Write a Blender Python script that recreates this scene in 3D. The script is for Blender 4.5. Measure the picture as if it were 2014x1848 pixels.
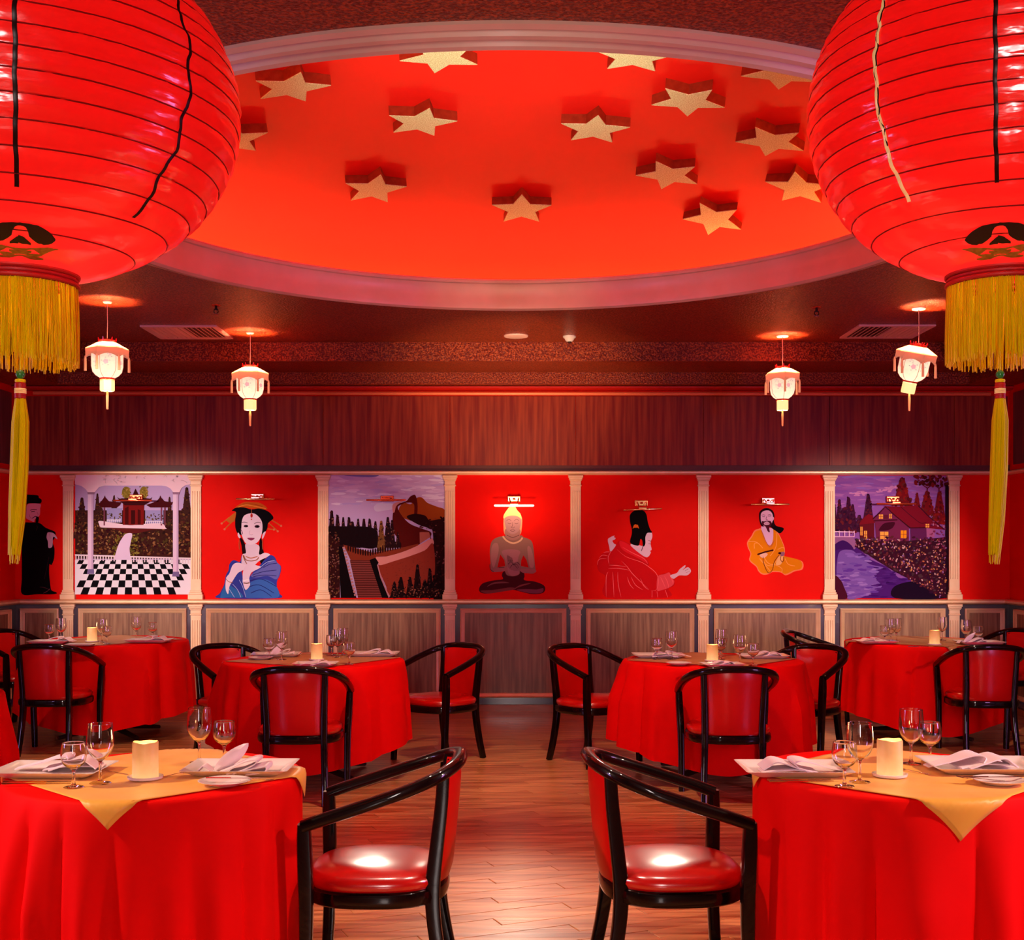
import bpy, math, random
from mathutils import Vector, Matrix
random.seed(7)
PI = math.pi
for _o in list(bpy.data.objects):
    bpy.data.objects.remove(_o)
scene = bpy.context.scene
COL = scene.collection

# ---------------------------------------------------------------- camera, world, exposure, big lights
F, CX, CY, EYE = 2450.0, 1010.0, 1080.0, 1.48     # focal length in px of the 2014 px wide frame, vanishing point, eye height
cam_d = bpy.data.cameras.new('camera')
cam = bpy.data.objects.new('camera', cam_d)
COL.objects.link(cam)
cam.location = (0, 0, EYE)
cam.rotation_euler = (PI/2, 0, 0)
cam_d.sensor_fit = 'HORIZONTAL'
cam_d.sensor_width = 36.0
cam_d.lens = F/2014*36
cam_d.shift_x = (1007-CX)/2014
cam_d.shift_y = (CY-924)/2014
cam_d.clip_start = 0.05
scene.camera = cam
scene.view_settings.view_transform = 'Standard'
scene.view_settings.look = 'None'
scene.view_settings.gamma = 1.0
scene.view_settings.use_curve_mapping = False
scene.view_settings.exposure = 0.12
scene.cycles.max_bounces = 8; scene.cycles.diffuse_bounces = 4; scene.cycles.glossy_bounces = 4; scene.cycles.transmission_bounces = 8
w = bpy.data.worlds.new('world'); scene.world = w
w.use_nodes = True
w.node_tree.nodes['Background'].inputs[0].default_value = (0.30, 0.12, 0.35, 1)
w.node_tree.nodes['Background'].inputs[1].default_value = 0.05

def area(name, loc, target, size, energy, color, sy=None, spread=180):
    d = bpy.data.lights.new(name, 'AREA'); d.energy = energy; d.color = color
    d.shape = 'RECTANGLE'; d.size = size; d.size_y = sy or size; d.spread = math.radians(spread)
    o = bpy.data.objects.new(name, d); COL.objects.link(o); o.location = loc
    o.rotation_euler = (Vector(target)-Vector(loc)).to_track_quat('-Z', 'Y').to_euler()
    return o
def spot(name, loc, target, energy, color, angle=60, blend=.6, radius=.05):
    d = bpy.data.lights.new(name, 'SPOT'); d.energy = energy; d.color = color
    d.spot_size = math.radians(angle); d.spot_blend = blend; d.shadow_soft_size = radius
    o = bpy.data.objects.new(name, d); COL.objects.link(o); o.location = loc
    o.rotation_euler = (Vector(target)-Vector(loc)).to_track_quat('-Z', 'Y').to_euler()
    return o
def point(name, loc, energy, color, radius=.03):
    d = bpy.data.lights.new(name, 'POINT'); d.energy = energy; d.color = color; d.shadow_soft_size = radius
    o = bpy.data.objects.new(name, d); COL.objects.link(o); o.location = loc
    return o
# all but uplight_figure: unseen fill lights added to brighten the room
area('fill_rear', (-.1, -2.3, 1.9), (0, 6, 1.5), .5, 80, (1, .84, .80), 1.9)  # added panel, placed for the glare strips on the big lanterns
area('fill_left', (-4.4, 3.4, 1.7), (0, 8.0, .9), 1.1, 60, (.62, .40, 1), 1.4)  # added purple side fills, no window stands in these walls
area('fill_right', (4.4, 3.4, 1.7), (0, 8.0, .9), 1.1, 80, (.85, .36, 1), 1.4)
spot('fill_dome', (0, 4.7, 1.6), (0, 6.3, 3.95), 430, (1, .86, .84), 50, 1.0, .12)  # added spot for the glow at the dome top
spot('fill_steps', (0, 7.9, 1.75), (0, 10.6, 3.06), 300, (1, .80, .40), 46, 1.0, .06)  # added spot to gild the ceiling steps
spot('fill_ring', (0, 3.8, 1.7), (0, 8.9, 3.3), 110, (1, .70, .28), 17, 1.0, .05)  # added spot on the far face of the ring
spot('fill_near', (0, 1.8, 1.2), (0, 4.05, 3.2), 32, (1, .86, .72), 22, 1.0, .06)  # added spot on the near ceiling and ring
spot('fill_floor', (0, 10.25, 3.02), (0, 4.9, 0), 240, (1, .84, .66), 16, .9, .12)  # added spot for the pale streak on the aisle floor
spot('uplight_figure', (0, 9.9, 1.0), (0, 11.1, 2.5), 90, (1, .74, .42), 84, 1.0, .04)
for sx in (-1, 1):
    spot('fill_front', (sx*3.3, 3.3, 2.6), (sx*1.2, 4.0, .4), 300, (1, .74, .50), 58, .8, .05)  # added spot, lights the front cloths from the outer side
    spot('fill_seat', (sx*1.25, 10.2, 3.02), (sx*.45, 4.15, .45), 150, (1, .84, .66), 9, .5, .16)  # added spot for the highlights on the near seats
    spot('fill_aisle', (sx*.45, 4.6, 3.3), (sx*.4, 4.3, .4), 60, (1, .84, .66), 60, .8, .05)  # added fill over the aisle
    spot('fill_middle', (sx*.35, 6.6, 3.3), (sx*1.1, 8.0, .4), 170, (1, .74, .50), 62, .8, .05)  # added fill for the middle tables
    spot('fill_side', (sx*2.7, 8.0, 3.16), (sx*3.1, 9.8, .5), 120, (1, .72, .52), 60, .8, .05)  # added fill for the far tables
    spot('fill_wall', (sx*4.2, 7.4, 1.95), (sx*3.1, 11.4, 1.2), 520, (1, .84, .72), 36, .8, .05)  # added mid-air spots to brighten the murals and wainscot
    spot('fill_wall', (sx*2.3, 7.6, 1.95), (sx*1.55, 11.4, 1.2), 270, (1, .80, .62), 28, .8, .05)

# ---------------------------------------------------------------- helpers
def srgb(r, g, b):
    f = lambda c: (c/255/12.92) if c/255 <= .04045 else ((c/255+.055)/1.055)**2.4
    return (f(r), f(g), f(b), 1)

class MB:
    def __init__(s): s.v = []; s.f = []; s.mi = []; s.c = []
    def add(s, vs, fs, mi=0, col=None):
        n = len(s.v); s.v += [tuple(p) for p in vs]
        for q in fs: s.f.append([i+n for i in q]); s.mi.append(mi); s.c.append(col)
    def box(s, x0, x1, y0, y1, z0, z1, mi=0):
        s.add([(x0,y0,z0),(x1,y0,z0),(x1,y1,z0),(x0,y1,z0),(x0,y0,z1),(x1,y0,z1),(x1,y1,z1),(x0,y1,z1)],
              [(3,2,1,0),(4,5,6,7),(0,1,5,4),(1,2,6,5),(2,3,7,6),(3,0,4,7)], mi)
    def bevbox(s, x0, x1, y0, y1, z0, z1, b=.002, mi=0):
        # box whose room-facing (-y) face is chamfered
        s.add([(x0,y1,z0),(x1,y1,z0),(x1,y1,z1),(x0,y1,z1),
               (x0,y0+b,z0),(x1,y0+b,z0),(x1,y0+b,z1),(x0,y0+b,z1),
               (x0+b,y0,z0+b),(x1-b,y0,z0+b),(x1-b,y0,z1-b),(x0+b,y0,z1-b)],
              [(0,1,5,4),(1,2,6,5),(2,3,7,6),(3,0,4,7),(4,5,9,8),(5,6,10,9),(6,7,11,10),(7,4,8,11),(8,9,10,11),(3,2,1,0)], mi)
    def tube(s, path, r, n=8, caps=True, mi=0, sq=None, up=(0,0,1)):
        """sweep along a path; r number or list of (ra, rb) / numbers; sq -> superellipse exponent for square-ish section"""
        P = [Vector(p) for p in path]; m = len(P)
        R = r if isinstance(r, (list, tuple)) and len(r) == m else [r]*m
        t = [(P[min(i+1,m-1)]-P[max(i-1,0)]).normalized() for i in range(m)]
        u = Vector(up)
        if abs(t[0].dot(u)) > .95: u = Vector((0,1,0))
        a = (u - t[0]*u.dot(t[0])).normalized()
        vs = []
        for i in range(m):
            if i: a = (a - t[i]*a.dot(t[i])).normalized()
            b = t[i].cross(a)
            ra, rb = R[i] if isinstance(R[i], (list, tuple)) else (R[i], R[i])
            for k in range(n):
                th = 2*PI*(k+.5)/n
                c, q = math.cos(th), math.sin(th)
                if sq:
                    e = 2/sq
                    c = math.copysign(abs(c)**e, c); q = math.copysign(abs(q)**e, q)
                vs.append(P[i] + a*(ra*c) + b*(rb*q))
        fs = [(i*n+k, i*n+(k+1)%n, (i+1)*n+(k+1)%n, (i+1)*n+k) for i in range(m-1) for k in range(n)]
        if caps: fs += [tuple(range(n))[::-1], tuple((m-1)*n+k for k in range(n))]
        s.add(vs, fs, mi)
    def lathe(s, prof, n=24, c=(0,0,0), mi=0, close=False):
        vs = []; m = len(prof)
        for r, z in prof:
            for k in range(n):
                th = 2*PI*k/n
                vs.append((c[0]+r*math.cos(th), c[1]+r*math.sin(th), c[2]+z))
        fs = [(i*n+k, i*n+(k+1)%n, (i+1)*n+(k+1)%n, (i+1)*n+k) for i in range(m-1) for k in range(n)]
        if close: fs += [((m-1)*n+k, (m-1)*n+(k+1)%n, (k+1)%n, k) for k in range(n)]
        s.add(vs, fs, mi)
    def sweep(s, prof, A, B, mi=0):
        """extrude a closed 2D profile (p, q) given as functions to two end frames; A, B: functions (p,q)->xyz"""
        n = len(prof)
        s.add([A(p,q) for p,q in prof]+[B(p,q) for p,q in prof],
              [(k,(k+1)%n,n+(k+1)%n,n+k) for k in range(n)]+[tuple(range(n))[::-1], tuple(n+k for k in range(n))], mi)
    def build(s, name, mats, parent=None, smooth=35, weld=False):
        me = bpy.data.meshes.new(name); me.from_pydata(s.v, [], s.f)
        if not isinstance(mats, (list, tuple)): mats = [mats]
        for m in mats: me.materials.append(m)
        if len(mats) > 1: me.polygons.foreach_set('material_index', s.mi)
        if any(c is not None for c in s.c):
            at = me.color_attributes.new('paint', 'FLOAT_COLOR', 'CORNER')
            for p in me.polygons:
                c = s.c[p.index] or (1,1,1,1)
                for li in p.loop_indices: at.data[li].color = c
        me.validate(); me.update()
        if smooth:
            me.shade_smooth(); me.set_sharp_from_angle(angle=math.radians(smooth))
        o = bpy.data.objects.new(name, me); COL.objects.link(o)
        if parent is not None: o.parent = parent
        return o

def fix_normals(o):
    import bmesh
    bm = bmesh.new(); bm.from_mesh(o.data); bmesh.ops.recalc_face_normals(bm, faces=bm.faces); bm.to_mesh(o.data); bm.free()

def thing(name, label, cat, loc=(0,0,0), rz=0, group=None):
    o = bpy.data.objects.new(name, None); COL.objects.link(o); o.empty_display_size = .1
    o.location = loc; o.rotation_euler = (0,0,rz); tag(o, label, cat, group)
    return o
def tag(o, label, cat, group=None):
    o['label'] = label; o['category'] = cat
    if group: o['group'] = group
    return o
def structure(o): o['kind'] = 'structure'; return o
def copy_tree(o, parent=None):
    c = o.copy(); COL.objects.link(c)
    if parent is not None: c.parent = parent
    for ch in list(o.children): copy_tree(ch, c)
    return c
def dup(root, loc, rz, label, group=None, scale=None):
    c = copy_tree(root); c.location = loc; c.rotation_euler = (0,0,rz); c['label'] = label
    if group: c['group'] = group
    if scale: c.scale = scale
    return c

def spline(pts, n=6):
    P = [Vector(p) for p in pts]; out = []
    for i in range(len(P)-1):
        p0 = P[max(i-1,0)]; p1 = P[i]; p2 = P[i+1]; p3 = P[min(i+2,len(P)-1)]
        for k in range(n):
            t = k/n
            out.append(.5*((2*p1)+(p2-p0)*t+(2*p0-5*p1+4*p2-p3)*t*t+(3*p1-p0-3*p2+p3)*t**3))
    out.append(P[-1]); return out

def onplane(x, y, z):      # a point of the plane at height z, from its place in the photograph
    d = F*(EYE-z)/(y-CY); return ((x-CX)*d/F, d, z)
YW = 11.4
def wx(x): return (x-CX)*YW/F
def wz(y): return EYE-(y-CY)*YW/F

# ---------------------------------------------------------------- materials
def mat(name, col, rough=.5, metal=0, coat=0, coat_rough=.05, spec=.5, noise=None, bump=None, emit=None, trans=0, ior=1.45, sheen=0):
    m = bpy.data.materials.new(name); m.use_nodes = True
    nt = m.node_tree; N = nt.nodes; L = nt.links; b = N['Principled BSDF']
    b.inputs['Base Color'].default_value = col; b.inputs['Roughness'].default_value = rough
    b.inputs['Metallic'].default_value = metal; b.inputs['Coat Weight'].default_value = coat
    b.inputs['Coat Roughness'].default_value = coat_rough; b.inputs['Specular IOR Level'].default_value = spec
    b.inputs['Transmission Weight'].default_value = trans; b.inputs['IOR'].default_value = ior
    b.inputs['Sheen Weight'].default_value = sheen
    tc = N.new('ShaderNodeTexCoord')
    if noise:      # (scale xyz, second colour, contrast lo, hi, detail)
        sc, col2, lo, hi = noise[:4]
        mp = N.new('ShaderNodeMapping'); L.new(tc.outputs['Object'], mp.inputs[0]); mp.inputs['Scale'].default_value = sc
        nz = N.new('ShaderNodeTexNoise'); L.new(mp.outputs[0], nz.inputs[0]); nz.inputs['Scale'].default_value = 1
        nz.inputs['Detail'].default_value = noise[4] if len(noise) > 4 else 4
        cr = N.new('ShaderNodeValToRGB'); L.new(nz.outputs[0], cr.inputs[0])
        cr.color_ramp.elements[0].position = lo; cr.color_ramp.elements[0].color = col
        cr.color_ramp.elements[1].position = hi; cr.color_ramp.elements[1].color = col2
        L.new(cr.outputs[0], b.inputs['Base Color'])
    if bump:       # (scale xyz, strength, distance)
        mp = N.new('ShaderNodeMapping'); L.new(tc.outputs['Object'], mp.inputs[0]); mp.inputs['Scale'].default_value = bump[0]
        nz = N.new('ShaderNodeTexNoise'); L.new(mp.outputs[0], nz.inputs[0]); nz.inputs['Scale'].default_value = 1
        nz.inputs['Detail'].default_value = 3
        bp = N.new('ShaderNodeBump'); bp.inputs['Strength'].default_value = bump[1]; bp.inputs['Distance'].default_value = bump[2]
        L.new(nz.outputs[0], bp.inputs['Height']); L.new(bp.outputs[0], b.inputs['Normal'])
        if coat: L.new(bp.outputs[0], b.inputs['Coat Normal'])
    if emit: b.inputs['Emission Color'].default_value = emit[0]; b.inputs['Emission Strength'].default_value = emit[1]
    return m
def translucent_mix(m, col, fac, tcol=None, tfac=0):
    nt = m.node_tree; N = nt.nodes; L = nt.links; b = N['Principled BSDF']; out = N['Material Output']
    t = N.new('ShaderNodeBsdfTranslucent'); t.inputs[0].default_value = col
    mx = N.new('ShaderNodeMixShader'); mx.inputs[0].default_value = fac
    L.new(b.outputs[0], mx.inputs[1]); L.new(t.outputs[0], mx.inputs[2]); L.new(mx.outputs[0], out.inputs[0])
    if tcol:
        tr = N.new('ShaderNodeBsdfTransparent'); tr.inputs[0].default_value = tcol
        m2 = N.new('ShaderNodeMixShader'); m2.inputs[0].default_value = tfac
        L.new(mx.outputs[0], m2.inputs[1]); L.new(tr.outputs[0], m2.inputs[2]); L.new(m2.outputs[0], out.inputs[0])
    return m
V3 = lambda a: (a, a, a)
M = {}
M['ceiling'] = mat('stippled_ceiling_paint', (.15,.005,.001,1), .36, .12, .22, .30, .3, ((75,75,75),(.46,.066,.012,1),.44,.64,2), ((80,80,80),1.0,.012))  # stipple sparkle also put into the colour as golden specks
M['dome'] = mat('dome_red_paint', (.64,.010,.004,1), .5, 0, .0, .3, .12, ((1.5,1.5,1.5),(.70,.013,.005,1),.3,.7), ((6,6,6),.06,.01))
M['bronze'] = mat('bronze_molding_paint', (.64,.46,.30,1), .42, .05, .1, .2, .4, ((4,4,4),(.72,.54,.38,1),.35,.7))
M['gold_trim'] = mat('gold_trim_paint', (.80,.46,.25,1), .38, .35, .15, .2, .5, ((9,9,9),(.88,.54,.32,1),.35,.7))
M['plaster'] = mat('cream_pilaster_paint', (.82,.50,.30,1), .5, .1, 0, .2, .5, ((7,7,7),(.88,.57,.36,1),.35,.7))
M['wall_red'] = mat('red_wall_paint', (.74,.003,.001,1), .6, 0, 0, .2, .06, ((2,2,2),(.80,.004,.001,1),.3,.7))
M['crown'] = mat('crown_red_paint', (.50,.006,.003,1), .45, 0, .05, .2, .25)
M['veneer'] = mat('upper_wood_veneer', (.17,.004,.0015,1), .42, 0, .06, .25, .2, ((34,34,1.6),(.34,.038,.010,1),.36,.72,6), ((90,90,3),.12,.002))
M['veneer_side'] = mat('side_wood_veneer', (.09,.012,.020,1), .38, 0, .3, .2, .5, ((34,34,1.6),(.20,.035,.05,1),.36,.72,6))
M['wainscot'] = mat('wainscot_wood', (.17,.060,.028,1), .40, 0, .15, .2, .35, ((46,46,2.2),(.36,.17,.085,1),.36,.70,6), ((110,110,4),.12,.002))
M['dado'] = mat('dark_glossy_dado', (.050,.034,.052,1), .22, 0, .5, .1, .6, ((3,3,3),(.075,.05,.075,1),.35,.7))
M['dado_blue'] = mat('blue_black_base', (.045,.035,.12,1), .25, 0, .5, .1, .6)
M['skirting'] = mat('brown_skirting', (.34,.065,.018,1), .4, 0, .3, .2, .5, ((3,30,30),(.42,.10,.03,1),.35,.7))
M['gap'] = mat('dark_red_gap', (.09,.004,.002,1), .5)
M['black_line'] = mat('shadow_gap_paint', (.03,.002,.002,1), .6)
M['floor'] = mat('floor_underlay', (.10,.025,.012,1), .6)
M['white'] = mat('white_enamel', (.80,.62,.60,1), .4, 0, 0, .1, .5, ((9,9,9),(.74,.55,.54,1),.3,.7))
M['vent'] = mat('vent_enamel', (.82,.45,.42,1), .45)
M['vent_dark'] = mat('vent_shaft_shade', (.10,.02,.02,1), .7)
M['brass'] = mat('brass', (.90,.50,.22,1), .18, 1, 0, .1, .5, ((30,30,30),(.95,.6,.3,1),.3,.7))
M['copper'] = mat('copper_red_lamp', (.80,.10,.04,1), .22, .8)
M['chrome'] = mat('steel', (.78,.62,.58,1), .16, 1)
M['black'] = mat('black_lacquer', (.003,.0010,.0012,1), .35, 0, .6, .035, .08, ((4,4,4),(.008,.0015,.002,1),.4,.7))
M['vinyl'] = mat('red_vinyl', (.60,.002,.0015,1), .36, 0, 1, .20, .2, ((3,3,3),(.66,.003,.002,1),.3,.7), ((260,260,260),.04,.001))
M['vinyl_back'] = mat('red_vinyl_back', (.62,.002,.0015,1), .5, 0, .6, .24, .1, ((3,3,3),(.68,.003,.002,1),.3,.7), ((260,260,260),.04,.001))
M['cloth'] = mat('red_table_linen', (.80,.001,.001,1), .7, 0, 0, .1, .08, ((5,5,5),(.87,.0015,.001,1),.3,.7), ((500,500,500),.06,.001))
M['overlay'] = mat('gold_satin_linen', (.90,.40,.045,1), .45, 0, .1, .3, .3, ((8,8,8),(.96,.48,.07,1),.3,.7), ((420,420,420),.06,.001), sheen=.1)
M['overlay_dim'] = mat('dimmed_gold_satin_linen', (.50,.20,.07,1), .45, 0, .1, .3, .3, ((8,8,8),(.58,.25,.10,1),.3,.7), ((420,420,420),.06,.001))  # same gold linen, the dimmer light at these tables put into the colour
M['table'] = mat('dark_table_wood', (.06,.02,.012,1), .5)
M['porcelain'] = mat('white_porcelain', (.86,.74,.70,1), .15, 0, .4, .05, .5, ((5,5,5),(.90,.79,.75,1),.3,.7))
M['napkin'] = mat('pale_pink_napkin', (.86,.66,.72,1), .7, 0, 0, .1, .2, ((12,12,12),(.90,.72,.77,1),.3,.7), ((300,300,300),.1,.001), sheen=.1)
M['glass'] = mat('clear_glass', (1,.97,.98,1), .0, 0, 0, 0, .5, trans=1, ior=1.48)
M['dark_side'] = mat('star_side_shade', (.22,.020,.004,1), .55, 0, 0, .2, .2, ((30,30,30),(.28,.034,.008,1),.3,.7))  # gold-brown sides, darkened red in the colour for the red light
M['star'] = mat('gold_glitter', (.40,.46,.16,1), .5, .0, 0, .1, .3, ((160,160,160),(.66,.84,.42,1),.38,.66,2), ((240,240,240),.4,.003))
M['thread'] = mat('yellow_silk_thread', (.92,.66,.002,1), .5, 0, .0, .3, .2, ((60,60,3),(1.0,.86,.004,1),.3,.7))
M['thread_red'] = mat('red_silk_band', (.62,.02,.01,1), .5, 0, 0, .1, .5, ((3,3,200),(.45,.01,.01,1),.4,.6))
M['bead'] = mat('green_bead', (.02,.26,.06,1), .2, 0, .6)
M['lant_black'] = mat('black_trim_wire', (.010,.001,.001,1), .4)
M['lant_rib'] = mat('rib_dark_red', (.26,.001,.001,1), .5)
M['lant_gold_glow'] = mat('slit_glow_gold', (.95,.66,.26,1), .25, .3, 0, .1, .5, ((90,90,90),(.95,.75,.4,1),.35,.6), emit=((1,.62,.22,1), .28))  # emission stands for light through the seam slit; also used on tassel winding
M['emb_gold'] = mat('emblem_gold_foil', (.36,.20,.05,1), .3, .7, 0, .1, .5, ((120,120,120),(.55,.30,.08,1),.35,.6))
M['shell'] = translucent_mix(mat('red_nylon', (.90,.001,.001,1), .4, 0, .9, .16, .12, ((3,3,3),(.94,.0012,.0012,1),.3,.7), ((9,9,34),.22,.02)), (.95,.03,.03,1), .42)
M['shell'].node_tree.nodes['Principled BSDF'].inputs['Coat IOR'].default_value = 2.1
M['vinyl'].node_tree.nodes['Principled BSDF'].inputs['Coat IOR'].default_value = 1.9

M['cord'] = mat('pale_cord', (.80,.42,.36,1), .6)
M['red_plastic'] = mat('red_plastic', (.75,.01,.01,1), .3, 0, .4)
M['lant_tassel'] = mat('glowing_peach_tassel', (.95,.42,.22,1), .6, emit=((1,.32,.13,1), .35))  # lit look of the tassels put in as emission
M['flower'] = mat('pink_flower_print', (.9,.4,.4,1), .5, emit=((1,.45,.42,1), .75))
M['leafprint'] = mat('grey_leaf_print', (.3,.35,.3,1), .5, emit=((.55,.50,.42,1), .6))
M['bulb'] = mat('lit_tube', (1,.9,.7,1), .4, emit=((1,.78,.5,1), 9))
M['cove'] = mat('cove_strip', (1,.7,.4,1), .4, emit=((1,.42,.12,1), 24))
def glowmat(name, col, e0, e1, z0, z1, s0, s1):
    m = mat(name, col, .5); nt = m.node_tree; N = nt.nodes; L = nt.links; b = N['Principled BSDF']
    tc = N.new('ShaderNodeTexCoord'); sp = N.new('ShaderNodeSeparateXYZ'); L.new(tc.outputs['Object'], sp.inputs[0])
    mr = N.new('ShaderNodeMapRange'); L.new(sp.outputs[2], mr.inputs[0])
    mr.inputs[1].default_value = z0; mr.inputs[2].default_value = z1
    nz = N.new('ShaderNodeTexNoise'); nz.inputs['Scale'].default_value = 28; L.new(tc.outputs['Object'], nz.inputs[0])
    ad = N.new('ShaderNodeMath'); ad.operation = 'MULTIPLY_ADD'; L.new(nz.outputs[0], ad.inputs[0]); ad.inputs[1].default_value = .5
    L.new(mr.outputs[0], ad.inputs[2])
    sb = N.new('ShaderNodeMath'); sb.operation = 'SUBTRACT'; L.new(ad.outputs[0], sb.inputs[0]); sb.inputs[1].default_value = .25
    cr = N.new('ShaderNodeValToRGB'); L.new(sb.outputs[0], cr.inputs[0])
    cr.color_ramp.elements[0].color = e0; cr.color_ramp.elements[1].color = e1
    L.new(cr.outputs[0], b.inputs['Emission Color'])
    m2 = N.new('ShaderNodeMapRange'); L.new(sb.outputs[0], m2.inputs[0]); m2.inputs[3].default_value = s0; m2.inputs[4].default_value = s1
    L.new(m2.outputs[0], b.inputs['Emission Strength'])
    return m
M['wax'] = glowmat('lit_wax', (.60,.36,.16,1), (1,.60,.22,1), (1,.26,.045,1), .01, .115, .62, .24)
M['paper'] = glowmat('lit_lantern_paper', (.10,.08,.06,1), (1,.74,.46,1), (1,.60,.44,1), -.55, -.33, 1.5, .85)
M['paper_roof'] = translucent_mix(mat('lantern_roof_paper', (.25,.11,.08,1), .5, emit=((1,.36,.24,1), .50)), (.55,.20,.10,1), .5)
M['paper_low'] = mat('lantern_cuff_paper', (.95,.85,.5,1), .5, emit=((1,.66,.24,1), 1.15))
pm = bpy.data.materials.new('mural_paint'); pm.use_nodes = True
_a = pm.node_tree.nodes.new('ShaderNodeVertexColor'); _a.layer_name = 'paint'
_b = pm.node_tree.nodes['Principled BSDF']; _b.inputs['Roughness'].default_value = .7; _b.inputs['Specular IOR Level'].default_value = .04
pm.node_tree.links.new(_a.outputs[0], _b.inputs['Base Color']); M['mural'] = pm

def plank_material():
    m = bpy.data.materials.new('worn_oak_planks'); m.use_nodes = True
    nt = m.node_tree; N = nt.nodes; L = nt.links; b = N['Principled BSDF']
    tc = N.new('ShaderNodeTexCoord'); gi = N.new('ShaderNodeNewGeometry'); oi = N.new('ShaderNodeObjectInfo')
    mp = N.new('ShaderNodeMapping'); L.new(gi.outputs['Position'], mp.inputs[0]); mp.inputs['Rotation'].default_value = (0,0,-math.radians(23))
    mp.inputs['Scale'].default_value = (1.6, 26, 1)
    nz = N.new('ShaderNodeTexNoise'); nz.inputs['Scale'].default_value = 1; nz.inputs['Detail'].default_value = 6; L.new(mp.outputs[0], nz.inputs[0])
    ad = N.new('ShaderNodeMath'); ad.operation = 'MULTIPLY_ADD'; L.new(oi.outputs['Random'], ad.inputs[0]); ad.inputs[1].default_value = .16; L.new(nz.outputs[0], ad.inputs[2])
    cr = N.new('ShaderNodeValToRGB'); L.new(ad.outputs[0], cr.inputs[0])
    e = cr.color_ramp.elements; e[0].position = .38; e[0].color = (.36,.085,.022,1); e[1].position = .78; e[1].color = (.86,.38,.14,1)
    L.new(cr.outputs[0], b.inputs['Base Color'])
    mr = N.new('ShaderNodeMapRange'); L.new(nz.outputs[0], mr.inputs[0]); mr.inputs[3].default_value = .24; mr.inputs[4].default_value = .46
    L.new(mr.outputs[0], b.inputs['Roughness'])
    bp = N.new('ShaderNodeBump'); bp.inputs['Strength'].default_value = .25; bp.inputs['Distance'].default_value = .004
    L.new(nz.outputs[0], bp.inputs['Height']); L.new(bp.outputs[0], b.inputs['Normal'])
    b.inputs['Coat Weight'].default_value = .6; b.inputs['Coat Roughness'].default_value = .2; L.new(bp.outputs[0], b.inputs['Coat Normal'])
    return m
M['plank'] = plank_material()
# ---------------------------------------------------------------- room shell
X0, X1, Y0 = -4.56, 4.54, -2.6
ZC = 3.23
mb = MB(); mb.box(X0-.2, X1+.2, Y0-.2, YW+.2, -.12, -.012); floor = structure(mb.build('floor', M['floor']))
# planks laid at 23 degrees: each board nearest the camera is its own part, the rest one part
th = math.radians(23); ca, sa = math.cos(th), math.sin(th)
PW, PL = .095, .95
near, far = [], []
for j in range(-150, 150):
    off = (j*.37) % 1.0 * PL
    for i in range(-14, 15):
        u0 = i*PL+off; v0 = j*PW
        uc, vc = u0+PL/2, v0+PW/2
        x, y = uc*ca-vc*sa, uc*sa+vc*ca+4.0
        if not (X0+.1 < x < X1-.1 and Y0+.1 < y < YW-.1): continue
        vis = 3.4 < y < 9.6 and abs(x) < .16*y+.35
        (near if vis else far).append((u0, v0, x, y))
near.sort(key=lambda t: (t[3])); far += near[300:]; near = near[:300]
def plank_mesh(m, u0, v0, cx, cy, loc=True, dz=0):
    c = []
    for (a, b_) in ((u0+.0008, v0+.0008), (u0+PL-.0008, v0+.0008), (u0+PL-.0008, v0+PW-.0008), (u0+.0008, v0+PW-.0008)):
        x, y = a*ca-b_*sa, a*sa+b_*ca+4.0
        if not loc: x = min(max(x, X0+.005), X1-.005); y = min(max(y, Y0+.005), YW-.005)
        c.append((x-cx, y-cy))
    k = .0015
    vs = [(p[0], p[1], -.012) for p in c]+[(p[0], p[1], -k) for p in c]
    mid = (sum(p[0] for p in c)/4, sum(p[1] for p in c)/4)
    vs += [(p[0]+(mid[0]-p[0])*.004, p[1]+(mid[1]-p[1])*.02, 0) for p in c]
    m.add([(a, b_, z+dz) for a, b_, z in vs], [(0,1,5,4),(1,2,6,5),(2,3,7,6),(3,0,4,7),(4,5,9,8),(5,6,10,9),(6,7,11,10),(7,4,8,11),(8,9,10,11)])
m0 = MB(); plank_mesh(m0, near[0][0], near[0][1], near[0][2], near[0][3])
pl0 = m0.build('plank', M['plank'], floor, 0); pl0.location = (near[0][2], near[0][3], 0)
for t in near[1:]:
    c = pl0.copy(); COL.objects.link(c); c.location = (t[2], t[3], random.uniform(-.0006, 0)); c.parent = floor
m0 = MB()
for t in far: plank_mesh(m0, t[0], t[1], 0, 0, False, random.uniform(-.0006, 0))
# fill clipped borders with a plain border course
o = m0.build('plank_field', M['plank'], floor, 0); o['kind'] = 'stuff'
for x0, x1, y0, y1 in ((X0, X1, YW-.55, YW),(X0, X1, Y0, Y0+.5),(X0, X0+.5, Y0, YW),(X1-.5, X1, Y0, YW)):
    mb = MB(); n = int(max(x1-x0, y1-y0)/.42)
    for k in range(n):
        if x1-x0 > y1-y0:
            a = x0+(x1-x0)*k/n; mb.box(a+.0008, a+(x1-x0)/n-.0008, y0, y1, -.012, .0006)
        else:
            a = y0+(y1-y0)*k/n; mb.box(x0, x1, a+.0008, a+(y1-y0)/n-.0008, -.012, .0004)
    mb.build('border_course', M['plank'], floor, 0)

# walls
def slab(name, *b, m='wall_red'):
    mb = MB(); mb.box(*b); return structure(mb.build(name, M[m], smooth=0))
wall_back = slab('wall_back', X0-.2, X1+.2, YW, YW+.2, -.1, 4.2)
wall_left = slab('wall_left', X0-.2, X0, Y0-.2, YW, -.1, 4.2)
wall_right = slab('wall_right', X1, X1+.2, Y0-.2, YW, -.1, 4.2)
wall_front = slab('wall_front', X0-.2, X1+.2, Y0-.2, Y0, -.1, 4.2)

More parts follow.
